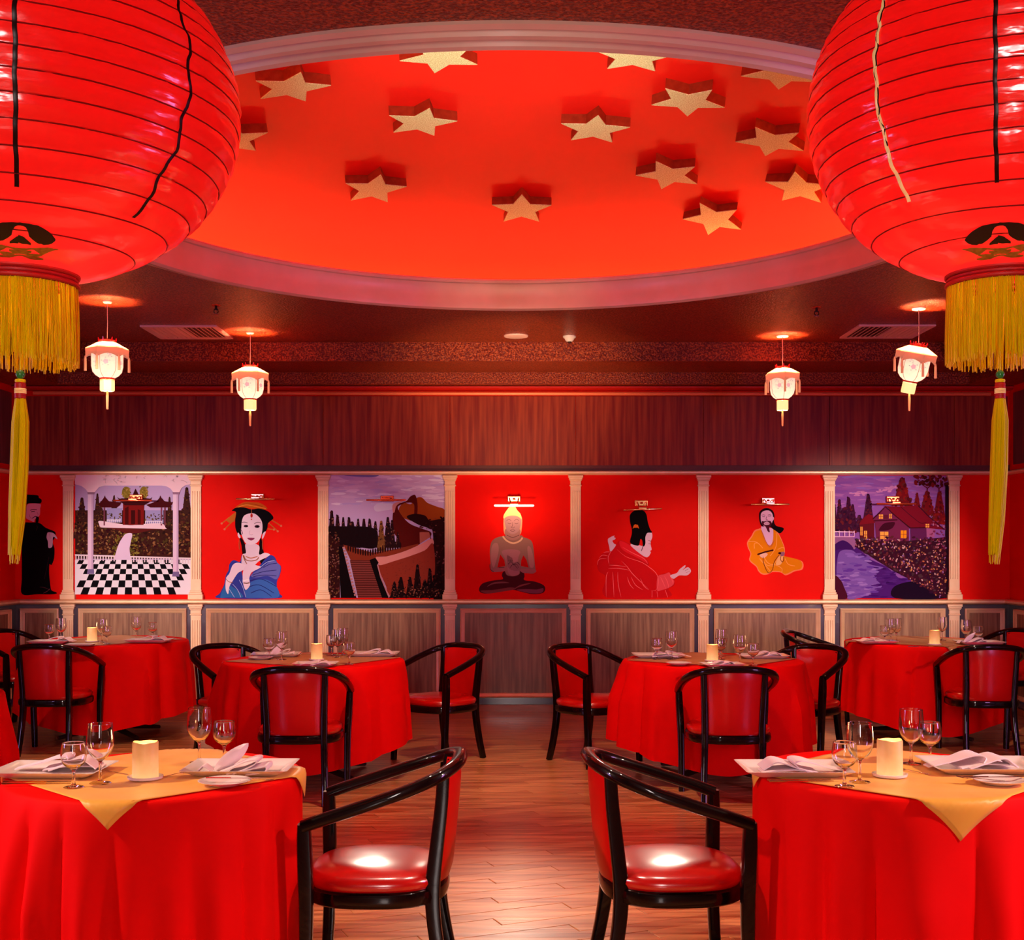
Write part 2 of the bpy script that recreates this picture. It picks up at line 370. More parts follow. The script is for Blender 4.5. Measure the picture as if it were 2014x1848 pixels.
Z_RAIL0, Z_RAIL1 = wz(934), wz(925.5)
Z_CH0, Z_CH1 = wz(1188), wz(1178)
PX = [135, 386, 636, 885, 1132, 1383, 1631, 1876]
def pf(a): return a   # wall coordinates helper
# upper wood panels
edges = [X0+.02]+[wx(p) for p in PX]+[X1-.02]
for a, b_ in zip(edges[:-1], edges[1:]):
    mb = MB(); mb.bevbox(a+.0015, b_-.0015, YW-.012, YW, wz(915), wz(779), .001); mb.build('wood_panel', M['veneer'], wall_back)
mb = MB(); mb.box(X0, X1, YW-.006, YW, wz(926), wz(914)); mb.build('shadow_gap', M['gap'], wall_back)
def rail_profile(mb, z0, z1, dep, axis='x', a=X0, b_=X1, wall=YW, sgn=-1):
    h = z1-z0
    pr = [(0,z0),(dep*.5,z0),(dep*.75,z0+h*.15),(dep,z0+h*.4),(dep,z0+h*.75),(dep*.8,z0+h*.95),(dep*.5,z1),(0,z1)]
    if axis == 'x': mb.sweep(pr, lambda p,q: (a, wall+sgn*p, q), lambda p,q: (b_, wall+sgn*p, q))
    else: mb.sweep(pr, lambda p,q: (wall+sgn*p, a, q), lambda p,q: (wall+sgn*p, b_, q))
def trim(name, z0, z1, dep, m, axis='x', a=X0, b_=X1, wall=YW, sgn=-1):
    mb = MB(); rail_profile(mb, z0, z1, dep, axis, a, b_, wall, sgn); o = mb.build(name, M[m]); fix_normals(o); return structure(o)
trim('trim_1', Z_RAIL0, Z_RAIL1, .045, 'gold_trim')
trim('trim_2', Z_CH0, Z_CH1, .075, 'gold_trim')
mb = MB(); mb.tube([(wx(70), YW-.05, wz(774)), (wx(1944), YW-.05, wz(776))], .017, 10)
for x in (75, 420, 780, 1130, 1500, 1935): mb.box(wx(x)-.008, wx(x)+.008, YW-.05, YW, wz(775.5)-.006, wz(775.5)+.006)
structure(mb.build('trim_3', mat('orange_conduit', (.80,.15,.055,1), .35, .2)))
trim('trim_4', wz(769), wz(760), .10, 'crown')
# pilasters
def pilaster(x, z0, z1, seed):
    w_ = .047; cap_h = .10; base_h = .085
    p = MB()
    # shaft with raised fillets between flutes
    p.box(x-w_, x+w_, YW-.016, YW, z0+base_h, z1-cap_h)
    fz0, fz1 = z0+base_h+.10, z1-cap_h-.045
    for k in range(4):
        cx_ = x+(-1.5+k)*.0215
        p.tube([(cx_, YW-.0175, fz0), (cx_, YW-.0175, fz1)], .0062, 6)
    sh = p.build('pilaster', M['plaster'], wall_back)
    c = MB()
    for (hw, dp, a, b_) in ((.054,.024,.0,.012),(.049,.021,.012,.05),(.055,.028,.05,.062),(.061,.034,.062,.078),(.068,.040,.078,.10)):
        c.bevbox(x-hw, x+hw, YW-dp, YW, z1-cap_h+a, z1-cap_h+b_, .003)
    c.build('capital', M['plaster'], sh)
    b = MB()
    for (hw, dp, a, b_) in ((.068,.040,0,.045),(.060,.032,.045,.065),(.053,.026,.065,.085)):
        b.bevbox(x-hw, x+hw, YW-dp, YW, z0+a, z0+b_, .003)
    b.build('base', M['plaster'], sh)
for p in PX:
    pilaster(wx(p), Z_CH1, wz(934.5), p)
    pilaster(wx(p), wz(1398)+.115, Z_CH0, p)
# wainscot
mb = MB(); mb.box(X0, X1, YW-.008, YW, 0, Z_CH0); mb.build('dado', M['dado'], wall_back, 0)
def frame(mb, a, b_, z0, z1, to, w_=.042, d_=.026):
    """mitred picture-rail frame; to(u, out, z) -> xyz"""
    pr = [(0,0),(0,d_*.7),(w_*.25,d_),(w_*.5,d_*.75),(w_*.8,d_*.55),(w_,d_*.3),(w_,0)]
    cs = [(a,z0,1,1),(b_,z0,-1,1),(b_,z1,-1,-1),(a,z1,1,-1)]
    rings = [[to(x+sx*p, q, z+sz*p) for p,q in pr] for x,z,sx,sz in cs]
    n = len(pr); vs = [v for r in rings for v in r]
    mb.add(vs, [(i*n+k, i*n+(k+1)%n, ((i+1)%4)*n+(k+1)%n, ((i+1)%4)*n+k) for i in range(4) for k in range(n)])
bays = [(X0+.02, wx(135))]+[(wx(PX[i]), wx(PX[i+1])) for i in range(7)]+[(wx(1876), X1-.02)]
zf0, zf1 = wz(1371), wz(1196)
for i, (a, b_) in enumerate(bays):
    a2 = a+.095 if i else a+.03; b2 = b_-.085 if i < 8 else b_-.03
    mb = MB(); mb.bevbox(a2+.03, b2-.03, YW-.014, YW-.006, zf0+.03, zf1-.03, .001); mb.build('wainscot_panel', M['wainscot'], wall_back)
    mb = MB(); frame(mb, a2, b2, zf0, zf1, lambda u,o,z: (u, YW-.008-o, z)); o = mb.build('panel_frame', M['gold_trim'], wall_back); fix_normals(o)
mb = MB(); mb.box(X0, X1, YW-.022, YW, wz(1384), wz(1372.5)); mb.box(X0, X1, YW-.012, YW, wz(1384)-.01, wz(1384)); structure(mb.build('trim_5', M['dado_blue'], smooth=0))
mb = MB(); mb.box(X0, X1, YW-.05, YW, 0, wz(1386)); mb.box(X0, X1, YW-.04, YW, wz(1386), wz(1384.5)); structure(mb.build('baseboard_back', M['skirting'], smooth=0))
# side walls
for nm, W, xs, sg in (('left', wall_left, X0, 1), ('right', wall_right, X1, -1)):
    for k in range(7):
        ya, yb = Y0+.05+k*2.0, Y0+.05+(k+1)*2.0-.004
        yb = min(yb, YW-.06)
        mb = MB(); mb.box(min(xs, xs+sg*.012), max(xs, xs+sg*.012), ya+.05, yb-.05, wz(915), wz(775)); mb.build('wood_panel', M['veneer_side'], W, 0)
        mb = MB(); mb.box(min(xs, xs+sg*.012), max(xs, xs+sg*.012), ya+.12, yb-.12, zf0+.03, zf1-.03); mb.build('wainscot_panel', M['wainscot'], W, 0)
        mb = MB(); frame(mb, ya+.09, yb-.09, zf0, zf1, lambda u,o,z: (xs+sg*(.008+o), u, z)); o = mb.build('panel_frame', M['gold_trim'], W); fix_normals(o)
    mb = MB(); mb.box(min(xs, xs+sg*.006), max(xs, xs+sg*.006), Y0, YW, 0, Z_CH0); mb.build('dado', M['dado'], W, 0)
    trim('trim_6' if nm == 'left' else 'trim_7', Z_RAIL0, Z_RAIL1, .045, 'gold_trim', 'y', Y0, YW, xs, sg)
    trim('trim_8' if nm == 'left' else 'trim_9', Z_CH0, Z_CH1, .075, 'gold_trim', 'y', Y0, YW, xs, sg)
    mb = MB(); mb.box(min(xs, xs+sg*.05), max(xs, xs+sg*.05), Y0, YW-.05, 0, .06); structure(mb.build('baseboard_'+nm, M['skirting'], smooth=0))
    mb = MB(); mb.box(min(xs, xs+sg*.022), max(xs, xs+sg*.022), Y0, YW-.02, .065, .13); mb.build('base_band', M['dado_blue'], W, 0)

# ceiling with a round opening
RC, RY = 2.44, 6.58          # ring outer radius and centre depth
ex0, ex1, ey0, ey1 = X0, X1, Y0, YW
n = 144; vs = []; fs = []
def rect_hit(c, s):
    t = 1e9
    if abs(c) > 1e-9: t = min(t, ((ex1 if c > 0 else ex0)-0)/c)
    if abs(s) > 1e-9: t = min(t, ((ey1 if s > 0 else ey0)-RY)/s)
    return (c*t, RY+s*t)
angs = sorted([2*PI*k/n for k in range(n)]+[math.atan2(y-RY, x) % (2*PI) for x in (ex0, ex1) for y in (ey0, ey1)])
n = len(angs)
for a in angs:
    c, s = math.cos(a), math.sin(a)
    vs += [((RC-.02)*c, RY+(RC-.02)*s, ZC), (*rect_hit(c, s), ZC)]
fs = [(2*k, 2*k+1, 2*((k+1)%n)+1, 2*((k+1)%n)) for k in range(n)]
mb = MB(); mb.add(vs, fs); ceiling = structure(mb.build('ceiling', M['ceiling'], smooth=0))
# stepped perimeter drops
def ring_box(mb, ax, by0, by1, z0, z1):
    for (a, b_, c, d) in ((X0, -ax, Y0, YW), (ax, X1, Y0, YW), (-ax, ax, by1, YW), (-ax, ax, Y0, by0)):
        mb.box(a, b_, c, d, z0, z1)
mb = MB(); ring_box(mb, 3.65, -1.7, 10.53, 3.07, ZC); mb.build('upper_step', M['ceiling'], ceiling, 0)
mb = MB(); ring_box(mb, 4.10, -2.2, 11.20, 2.965, 3.07); mb.build('lower_step', M['ceiling'], ceiling, 0)
# ring molding (lathe); radii from outside to inside, z
prof = [(2.46,ZC),(2.46,ZC-.012),(2.435,ZC-.020),(2.430,ZC-.008),(2.412,ZC-.010),(2.405,ZC-.030),(2.385,ZC-.034),(2.378,ZC-.012),
        (2.355,ZC-.012),(2.345,ZC-.040),(2.325,ZC-.046),(2.305,ZC-.034),(2.30,ZC-.005),(2.305,ZC+.04),(2.302,ZC+.09),(2.29,ZC+.128),(2.285,ZC+.136),
        (2.268,ZC+.140),(2.262,ZC+.152),(2.268,ZC+.166),(2.285,ZC+.172),(2.31,ZC+.172)]
mb = MB(); mb.lathe(prof, 160, (0, RY, 0)); o = mb.build('ring_molding', M['bronze'], ceiling, 40); fix_normals(o)
mb = MB(); mb.lathe([(2.31,ZC+.172),(2.33,ZC+.15),(2.78,ZC+.15),(2.80,ZC+.19)], 96, (0, RY, 0)); mb.build('cove_shelf', M['dome'], ceiling)
DR, DZ0, DH = 2.80, ZC+.19, .62
dp = []
for k in range(25):
    t = k/24*PI/2; dp.append((DR*math.cos(t)+1e-4, DZ0+DH*math.sin(t)))
mb = MB(); mb.lathe(dp, 128, (0, RY, 0)); mb.build('dome', M['dome'], ceiling, 60)
mb = MB(); mb.lathe([(2.66,ZC+.155),(2.72,ZC+.155),(2.72,ZC+.172),(2.66,ZC+.172)], 96, (0, RY, 0), close=True)
cs = mb.build('cove_light_strip', M['cove']); tag(cs, 'hidden warm light strip lying in the cove around the red ceiling dome', 'cove light')

# stars on the dome
def dome_z(r): return DZ0+DH*math.sqrt(max(0, 1-(r/DR)**2))
def dome_hit(px, py):
    sy = (CY-py)/F; sx = (px-CX)/F; d = 4.6
    while d < 10:
        z = EYE+sy*d; r = math.hypot(sx*d, d-RY)
        if r < DR and z > dome_z(r)-.055 and d > 5: return (sx*d, d, z+.0)
        if z > dome_z(0): return (sx*d, d, z)
        d += .004
    return None
def star(px, py, rot, label):
    X, Y, Z = dome_hit(px, py)
    r = math.hypot(X, Y-RY)
    e = .01; slope = (dome_z(min(r+e, DR*.98))-dome_z(max(r-e, 0)))/(2*e)
    slope = max(slope, -.42)
    ux, uy = (X/r, (Y-RY)/r) if r > 1e-4 else (1, 0)
    nrm = Vector((-slope*ux, -slope*uy, 1)).normalized()      # up, away from room
    Zs = dome_z(r)
    R_ = .213; Ri = .098; T = .062
    m = MB(); out = []
    for k in range(10):
        a = math.radians(rot)+k*PI/5; q = R_ if k % 2 == 0 else Ri
        out.append((q*math.sin(a), -q*math.cos(a)))
    b = .004
    lo = [(x*(1-b/R_), y*(1-b/R_), -T) for x, y in out]; lo2 = [(x, y, -T+b) for x, y in out]; hi = [(x, y, .06) for x, y in out]
    ctr = [(0,0,-T)]
    m.add(ctr+lo+lo2+hi, [(0, 1+(k+1)%10, 1+k) for k in range(10)]+[(1+k, 1+(k+1)%10, 11+(k+1)%10, 11+k) for k in range(10)], 0)
    m2 = MB(); m2.add(lo2+hi, [(k, (k+1)%10, 10+(k+1)%10, 10+k) for k in range(10)])
    t = thing('ceiling_star', label, 'star', (X, Y, Zs), 0, 'gold stars on the red dome')
    t.rotation_mode = 'QUATERNION'; t.rotation_quaternion = Vector((0,0,1)).rotation_difference(nrm)
    face = m.build('glitter_face', M['star'], t, 0); side = m2.build('side_wall', M['dark_side'], t, 0)
    side['label'] = 'dark red-brown side of the star'
STARS = [(570,171,-192,'gold glitter star at the top left of the dome, nearest the left paper lantern'),
 (866,112,-24,'gold star cut by the near dome rim, left of the dome centre line'),
 (827,240,18,'gold star in the second row of the dome, left of the centre line'),
 (735,372,18,'gold star low on the left part of the dome, leftmost of the lowest row'),
 (1026,412,0,'gold star low in the middle of the dome, standing upright above the rim'),
 (1249,111,0,'gold star cut by the near dome rim, right of the dome centre line'),
 (1170,254,2,'gold upright star just right of the dome centre line, in the second row'),
 (1355,198,29,'gold tilted star right of the centre line, below the rim-cut star'),
 (1540,144,28,'gold star in the top right corner of the dome beside the rim'),
 (1520,278,34,'gold star at the right of the dome, leftward of the right lantern, middle height'),
 (1317,344,-30,'gold star right of centre with one tip pointing down, in the third row'),
 (1574,370,-20,'darker gold star partly hidden behind the right paper lantern, low on the dome'),
 (1406,432,36,'gold star lowest on the right part of the dome with one tip pointing straight down'),
 (455,275,10,'gold star almost wholly hidden behind the left paper lantern')]
for s_ in STARS: star(*s_)

# ---------------------------------------------------------------- ceiling fittings
def vent(loc, sx, label):
    t = thing('ceiling_vent', label, 'vent', loc, 0, 'air vents in the ceiling')
    w_, l_ = .30, .29
    m = MB(); fr = [(0,0),(.0,-.012),(.02,-.016),(.045,-.008),(.045,0)]
    cs_ = [(-w_,-l_,1,1),(w_,-l_,-1,1),(w_,l_,-1,-1),(-w_,l_,1,-1)]
    rings = [[(x+a*p, y+b_*p, q) for p, q in fr] for x, y, a, b_ in cs_]
    n = 5; m.add([v for r in rings for v in r], [(i*n+k, i*n+(k+1)%n, ((i+1)%4)*n+(k+1)%n, ((i+1)%4)*n+k) for i in range(4) for k in range(n)])
    o = m.build('frame', M['vent'], t); fix_normals(o)
    m = MB(); m.box(-w_+.03, w_-.03, -l_+.03, l_-.03, -.001, .0); m.build('shaft', M['vent_dark'], t, 0)  # flat dark plate, the shade of the opening is in its colour
    m = MB(); m.box(-.012, .012, -l_+.045, l_-.045, -.013, -.001); m.build('divider', M['vent'], t, 0)
    first = None
    for side in (-1, 1):
        for k in range(6):
            x = side*(.042+k*.038)
            if first is None:
                m = MB(); m.add([(-.008,-l_+.045,-.001),(-.008,l_-.045,-.001),(.006,l_-.045,-.015),(.006,-l_+.045,-.015),
                                 (-.003,-l_+.045,-.001),(-.003,l_-.045,-.001),(.012,l_-.045,-.014),(.012,-l_+.045,-.014)],
                                [(0,1,2,3),(7,6,5,4),(0,3,7,4),(1,5,6,2),(3,2,6,7),(0,4,5,1)])
                first = m.build('slat', M['vent'], t, 0); o = first
            else:
                o = first.copy(); COL.objects.link(o); o.parent = t
            o.location = (x, 0, 0); o.rotation_euler = (0, 0, PI if side < 0 else 0)
    return t
vent((-2.93+.31, 10.02, ZC), -1, 'pale slatted air vent in the ceiling right of the far left small lantern')
vent((2.62+.37, 9.99, ZC), 1, 'pale slatted air vent in the ceiling left of the far right small lantern')
m = MB(); m.lathe([(.001,-.012),(.085,-.012),(.098,-.008),(.10,0),(.0001,0)], 40); o = m.build('ceiling_speaker', M['vent'])
tag(o, 'flat round pale disc speaker set in the ceiling on the centre line', 'speaker'); o.location = (wx(1015)*.9, F*(ZC-EYE)/(CY-660), ZC)
t = thing('smoke_detector', 'small round smoke detector with a dark eye right of the ceiling disc', 'smoke detector', ((1120-CX)*(ZC-EYE)/(CY-661), F*(ZC-EYE)/(CY-661), ZC))
m = MB(); m.lathe([(.0001,-.045),(.022,-.045),(.034,-.034),(.04,-.02),(.052,-.012),(.054,0),(.0001,0)], 28); m.build('housing', M['white'], t)
m = MB(); m.lathe([(.0001,-.056),(.012,-.054),(.018,-.045),(.0001,-.043)], 16); o = m.build('eye', M['lant_black'], t); o['label'] = 'dark sensor eye'
for px, py, lab in ((425,600,'small dark sprinkler head hanging from the ceiling between the two left small lanterns'), (1606,604,'small dark sprinkler head hanging from the ceiling between the two right small lanterns')):
    d = F*(ZC-EYE)/(CY-py); t = thing('sprinkler', lab, 'sprinkler', ((px-CX)*d/F, d, ZC), 0, 'ceiling sprinklers')
    m = MB(); m.lathe([(.0001,-.006),(.03,-.006),(.034,0),(.0001,0)], 18); m.build('escutcheon', M['copper'], t)
    m = MB(); m.tube([(0,0,0),(0,0,-.035)], .009, 8); m.tube([(-.013,0,-.03),(-.016,0,-.05),(0,0,-.062)], .0035, 5); m.tube([(.013,0,-.03),(.016,0,-.05),(0,0,-.062)], .0035, 5)
    m.box(-.016,.016,-.004,.004,-.034,-.028); m.build('body', M['black'], t)
    m = MB(); m.lathe([(.0001,-.064),(.018,-.066),(.018,-.062),(.0001,-.061)], 14); m.build('deflector', M['chrome'], t)
# ---------------------------------------------------------------- big red paper lanterns
def big_lantern(X, D, label, seam_glow, rh, rv=.372, z_b=None, wob=1):
    zb = EYE+(CY-541)*D/F                      # bottom opening
    rc = .115                                  # collar radius
    zc = zb+rv*math.sqrt(1-(rc/rh)**2)
    yaw = math.atan2(-X, D); cy_ = math.cos(yaw)      # the seams and emblem happen to face the middle of the aisle
    t = thing('red_lantern', label, 'lantern', (X, D, zc), yaw, 'large red lanterns')
    rnd = random.Random(int(abs(X)*1000))
    NR = 18; zs = []
    zlo, zhi = -(zc-zb), (zc-zb)
    ribz = [zlo+(zhi-zlo)*(k+.0)/NR for k in range(NR+1)]
    rad = lambda z: rh*math.sqrt(max(0, 1-(z/rv)**2))
    prof = []
    for k in range(NR):
        for j in range(6):
            u = j/6; z = ribz[k]+(ribz[k+1]-ribz[k])*u
            prof.append((rad(z)+.0045*math.sin(PI*u), z))
    prof.append((rad(zhi), zhi))
    m = MB(); m.lathe(prof, 112); sh = m.build('shade', M['shell'], t, 60)
    import bmesh
    # small creases in the cloth
    for v in sh.data.vertices:
        a = math.atan2(v.co.y, v.co.x); q = .0014*math.sin(a*23+v.co.z*31)*math.sin(a*9+1.3+v.co.z*60)+.0012*math.sin(a*41+v.co.z*90)
        v.co.x *= 1+q/rh; v.co.y *= 1+q/rh
    for k in range(NR+1):
        z = ribz[k]; r = rad(z)+.0006
        m = MB(); nn = 96; p = []
        for i in range(nn+1):
            a = 2*PI*i/nn; p.append((r*math.cos(a), r*math.sin(a), z+.0016*math.sin(a*3+k)*(1 if 0 < k < NR else 0)))
        m.tube(p, .0016, 5, caps=False); o = m.build('rib', M['lant_rib'], t)
    # lengthwise seams with trim; one outer seam is a slit, its light put in as gold glow
    def seam(phi, mt, name, wobble, half, zlim):
        m = MB(); vs = []; n_ = 90
        for i in range(n_+1):
            z = zlim+(zhi*.92-zlim)*i/n_
            k = (z-zlo)/(zhi-zlo)*NR; u = k-math.floor(k)
            r = rad(z)+.0045*math.sin(PI*u)+.0022
            a = phi-PI/2+wobble*(.014*math.sin(i*.42)+.006*math.sin(i*1.1+1))
            ha = half/r
            vs += [(r*math.cos(a-ha), r*math.sin(a-ha), z), ((r+.001)*math.cos(a), (r+.001)*math.sin(a), z), (r*math.cos(a+ha), r*math.sin(a+ha), z)]
        fs = []
        for i in range(n_):
            for q in (0,1): fs.append((3*i+q, 3*i+q+1, 3*i+q+4, 3*i+q+3))
        m.add(vs, fs); o = m.build(name, mt, t); return o
    zl = -.262
    seam(-.02, M['lant_black'], 'seam', .15, .0042, zl+.0)['label'] = 'straight black seam facing the room'
    sgn = 1 if X < 0 else -1
    if not seam_glow:
        seam(sgn*.74, M['lant_black'], 'seam', wob, .0042, zl-.012)['label'] = 'wavy black seam'
    else:
        seam(sgn*.60, M['lant_gold_glow'], 'seam', .4, .0046, zl-.006)['label'] = 'seam slit glowing with light from inside'
        seam(sgn*.60+.004, M['lant_black'], 'seam_edge', .4, .0022, zl+.10)
    seam(-sgn*.74, M['lant_black'], 'seam', .4, .0042, zl)
    seam(PI, M['lant_black'], 'seam', .4, .0042, zl)
    # emblem under the belly (facing the camera), as thin foil on the cloth
    def on(dx, py):
        lo_, hi_ = zlo, zlo*.3
        for _ in range(40):
            z = (lo_+hi_)/2; r = rad(z)+.004
            y = F*(zc+z-EYE)/(D-r*cy_)
            if y < CY-py: lo_ = z
            else: hi_ = z
        r += .0042; dist = D-r*cy_
        a = math.asin(max(-1, min(1, dx*dist/F*cy_/r)))-PI/2
        return (r*math.cos(a), r*math.sin(a), z)
    def foil(polys, name, mt):
        m = MB()
        for P in polys:
            # strip between upper and lower outline: list of (dx, ytop, ybot)
            vs = []; fs = []
            for dx, y0, y1 in P: vs += [on(dx, y0), on(dx, (y0+y1)/2), on(dx, y1)]
            for i in range(len(P)-1):
                for q in (0,1): fs.append((3*i+q, 3*i+q+1, 3*i+q+4, 3*i+q+3))
            m.add(vs, fs)
        return m.build(name, mt, t)
    wing = [(11,439,448),(15,439,454),(17,439,463),(24,440,463),(36,441,474),(46,445,478),(56,450,476),(64,456,472),(70,463,466)]
    wing2 = [(17,462.5,464),(24,463,470),(34,466,476),(40,472,477)]
    fork = [(4,465,480),(8,467,480),(13,471,480),(21,477,481)]
    mir = lambda P: [(-a, b, c) for a, b, c in P][::-1]
    mid = [(-12,439,448),(-6,439,445),(0,438,444.5),(6,439,445),(12,439,448)]
    foil([wing, mir(wing), wing2, mir(wing2), [(-4,463,478)]+fork, mir(fork), mid], 'emblem', M['lant_black'])['label'] = 'black winged knot emblem'
    g = [[(-76,481,483),(-66,482,486),(-56,481,491),(-46,483,497),(-38,484,496),(-26,486,489),(-14,488,492),(0,489,497),(14,488,492),(26,486,489),(38,484,496),(46,483,497),(56,481,491),(66,482,486),(76,481,483)],
         [(-44,496,499),(-34,497,503),(-22,498,508),(-10,499,501)], [(10,499,501),(22,498,508),(34,497,503),(44,496,499)],
         [(-46,504,507),(-34,503,509),(-20,504,509),(-4,501,504),(4,501,504),(20,504,509),(34,503,509),(46,504,507)],
         [(-22,492,496),(-10,493,501),(0,494,500),(10,493,501),(22,492,496)]]
    foil(g, 'emblem_knots', M['emb_gold'])['label'] = 'gold foil knots below the black emblem'
    # collar, fringe, top ring, hanging wire
    m = MB()
    for k, (r, z) in enumerate(((rc+.002, 0), (rc-.002, -.010), (rc+.001, -.020))):
        p = [(r*math.cos(2*PI*i/60), r*math.sin(2*PI*i/60), zlo+z) for i in range(61)]
        m.tube(p, .0052, 8, caps=False)
    m.build('collar', M['thread_red'], t)
    m = MB(); m.lathe([(rc-.006, zlo-.002),(rc+.001, zlo-.026)], 60); m.build('collar_band', M['lant_rib'], t)
    m = MB(); L_ = 155*D/F
    for i in range(560):
        a = 2*PI*i/560+rnd.uniform(-.008,.008); r = rc-.003+rnd.uniform(-.004,.004)
        l = L_*rnd.uniform(.93, 1.04); sx_, sy_ = rnd.uniform(-.006,.006), rnd.uniform(-.006,.006)
        x, y = r*math.cos(a), r*math.sin(a)
        p = [(x, y, zlo-.020), (x*1.02+sx_*.2, y*1.02+sy_*.2, zlo-.020-l*.35), (x*1.02+sx_*.7, y*1.02+sy_*.7, zlo-.020-l*.7), (x*1.01+sx_, y*1.01+sy_, zlo-.020-l)]
        m.tube(p, .00125, 3, caps=False)
    o = m.build('fringe', M['thread'], t, 60); o['kind'] = 'stuff'
    m = MB(); m.lathe([(rad(zhi), zhi-.004),(rad(zhi)+.004, zhi+.012),(rad(zhi)-.01, zhi+.012)], 48); m.build('top_ring', M['lant_black'], t)
    m = MB(); m.tube([(-rad(zhi), 0, zhi+.008), (0,0,zhi+.03), (rad(zhi),0,zhi+.008)], .003, 6); m.tube([(0,0,zhi+.03),(0,0,3.229-zc if math.hypot(X, D-RY) > RC else dome_z(math.hypot(X, D-RY))-zc)], .003, 6)
    m.build('hanging_wire', M['black'], t)
    # long centre tassel: cord, bead, binding, threads
    s = D/F
    zt = lambda py: EYE+(CY-py)*s-zc
    m = MB(); m.tube([(0,0,zlo), (0,0,zt(727))], .0022, 6); m.build('tassel_cord', M['thread'], t)
    m = MB(); m.lathe([(.0001+.0098*math.sin(PI*k/12), zt(736)+.0098*math.cos(PI*k/12)) for k in range(13)], 18); m.build('bead', M['bead'], t)
    m = MB(); m.lathe([(.002,zt(744)),(.0105,zt(746)),(.0115,zt(749)),(.0105,zt(752)),(.002,zt(753))], 16); m.build('tassel_cap', M['thread'], t)
    m = MB(); m.lathe([(.009,zt(751)),(.0115,zt(754)),(.0118,zt(783)),(.009,zt(786))], 16); b = m.build('tassel_binding', M['thread_red'], t)
    m = MB()
    for k in range(4): m.lathe([(.0118,zt(764+k*2.6)),(.0126,zt(765+k*2.6)),(.0118,zt(766+k*2.6))], 16)
    m.build('gold_winding', M['lant_gold_glow'], b)
    m = MB(); z0 = zt(783)
    for i in range(300):
        a = rnd.uniform(0, 2*PI); q = math.sqrt(rnd.random()); r0 = .0105*q; r1 = .0175*q
        l = (1.0-.18*rnd.random()**2)*(308*s); dx, dy = r1*math.cos(a), r1*math.sin(a)
        lean = -.008*(l/(308*s))
        if rnd.random() < .1: l *= 1.06
        p = [(r0*math.cos(a), r0*math.sin(a), z0), (dx, dy, z0-.05), (dx*1.05+lean*.3, dy*1.05, z0-l*.45), (dx*.95+lean, dy*.95, z0-l*.8), (dx*.7+lean*1.6, dy*.7, z0-l)]
        m.tube(p, .0011, 3, caps=False)
    o = m.build('tassel', M['thread'], t, 60); o['kind'] = 'stuff'
    m = MB(); m.lathe([(.0001,-.30),(.022,-.29),(.03,-.265),(.022,-.24),(.014,-.22),(.0001,-.21)], 16); m.tube([(0,0,-.21),(0,0,zhi+.03)], .003, 6); m.build('bulb_and_wire', M['white'], t)
    point('lantern_bulb', (X, D, zc-.20), 6.5, (1, .55, .42), .04)
    return t
big_lantern((40-CX)*2.65/F, 2.65, 'large ribbed red lantern at the top left with black seams and yellow fringe', False, .455)
big_lantern((1967-CX)*2.86/F, 2.86, 'large ribbed red lantern at the top right with a glowing seam slit and yellow fringe', True, .428, .400)

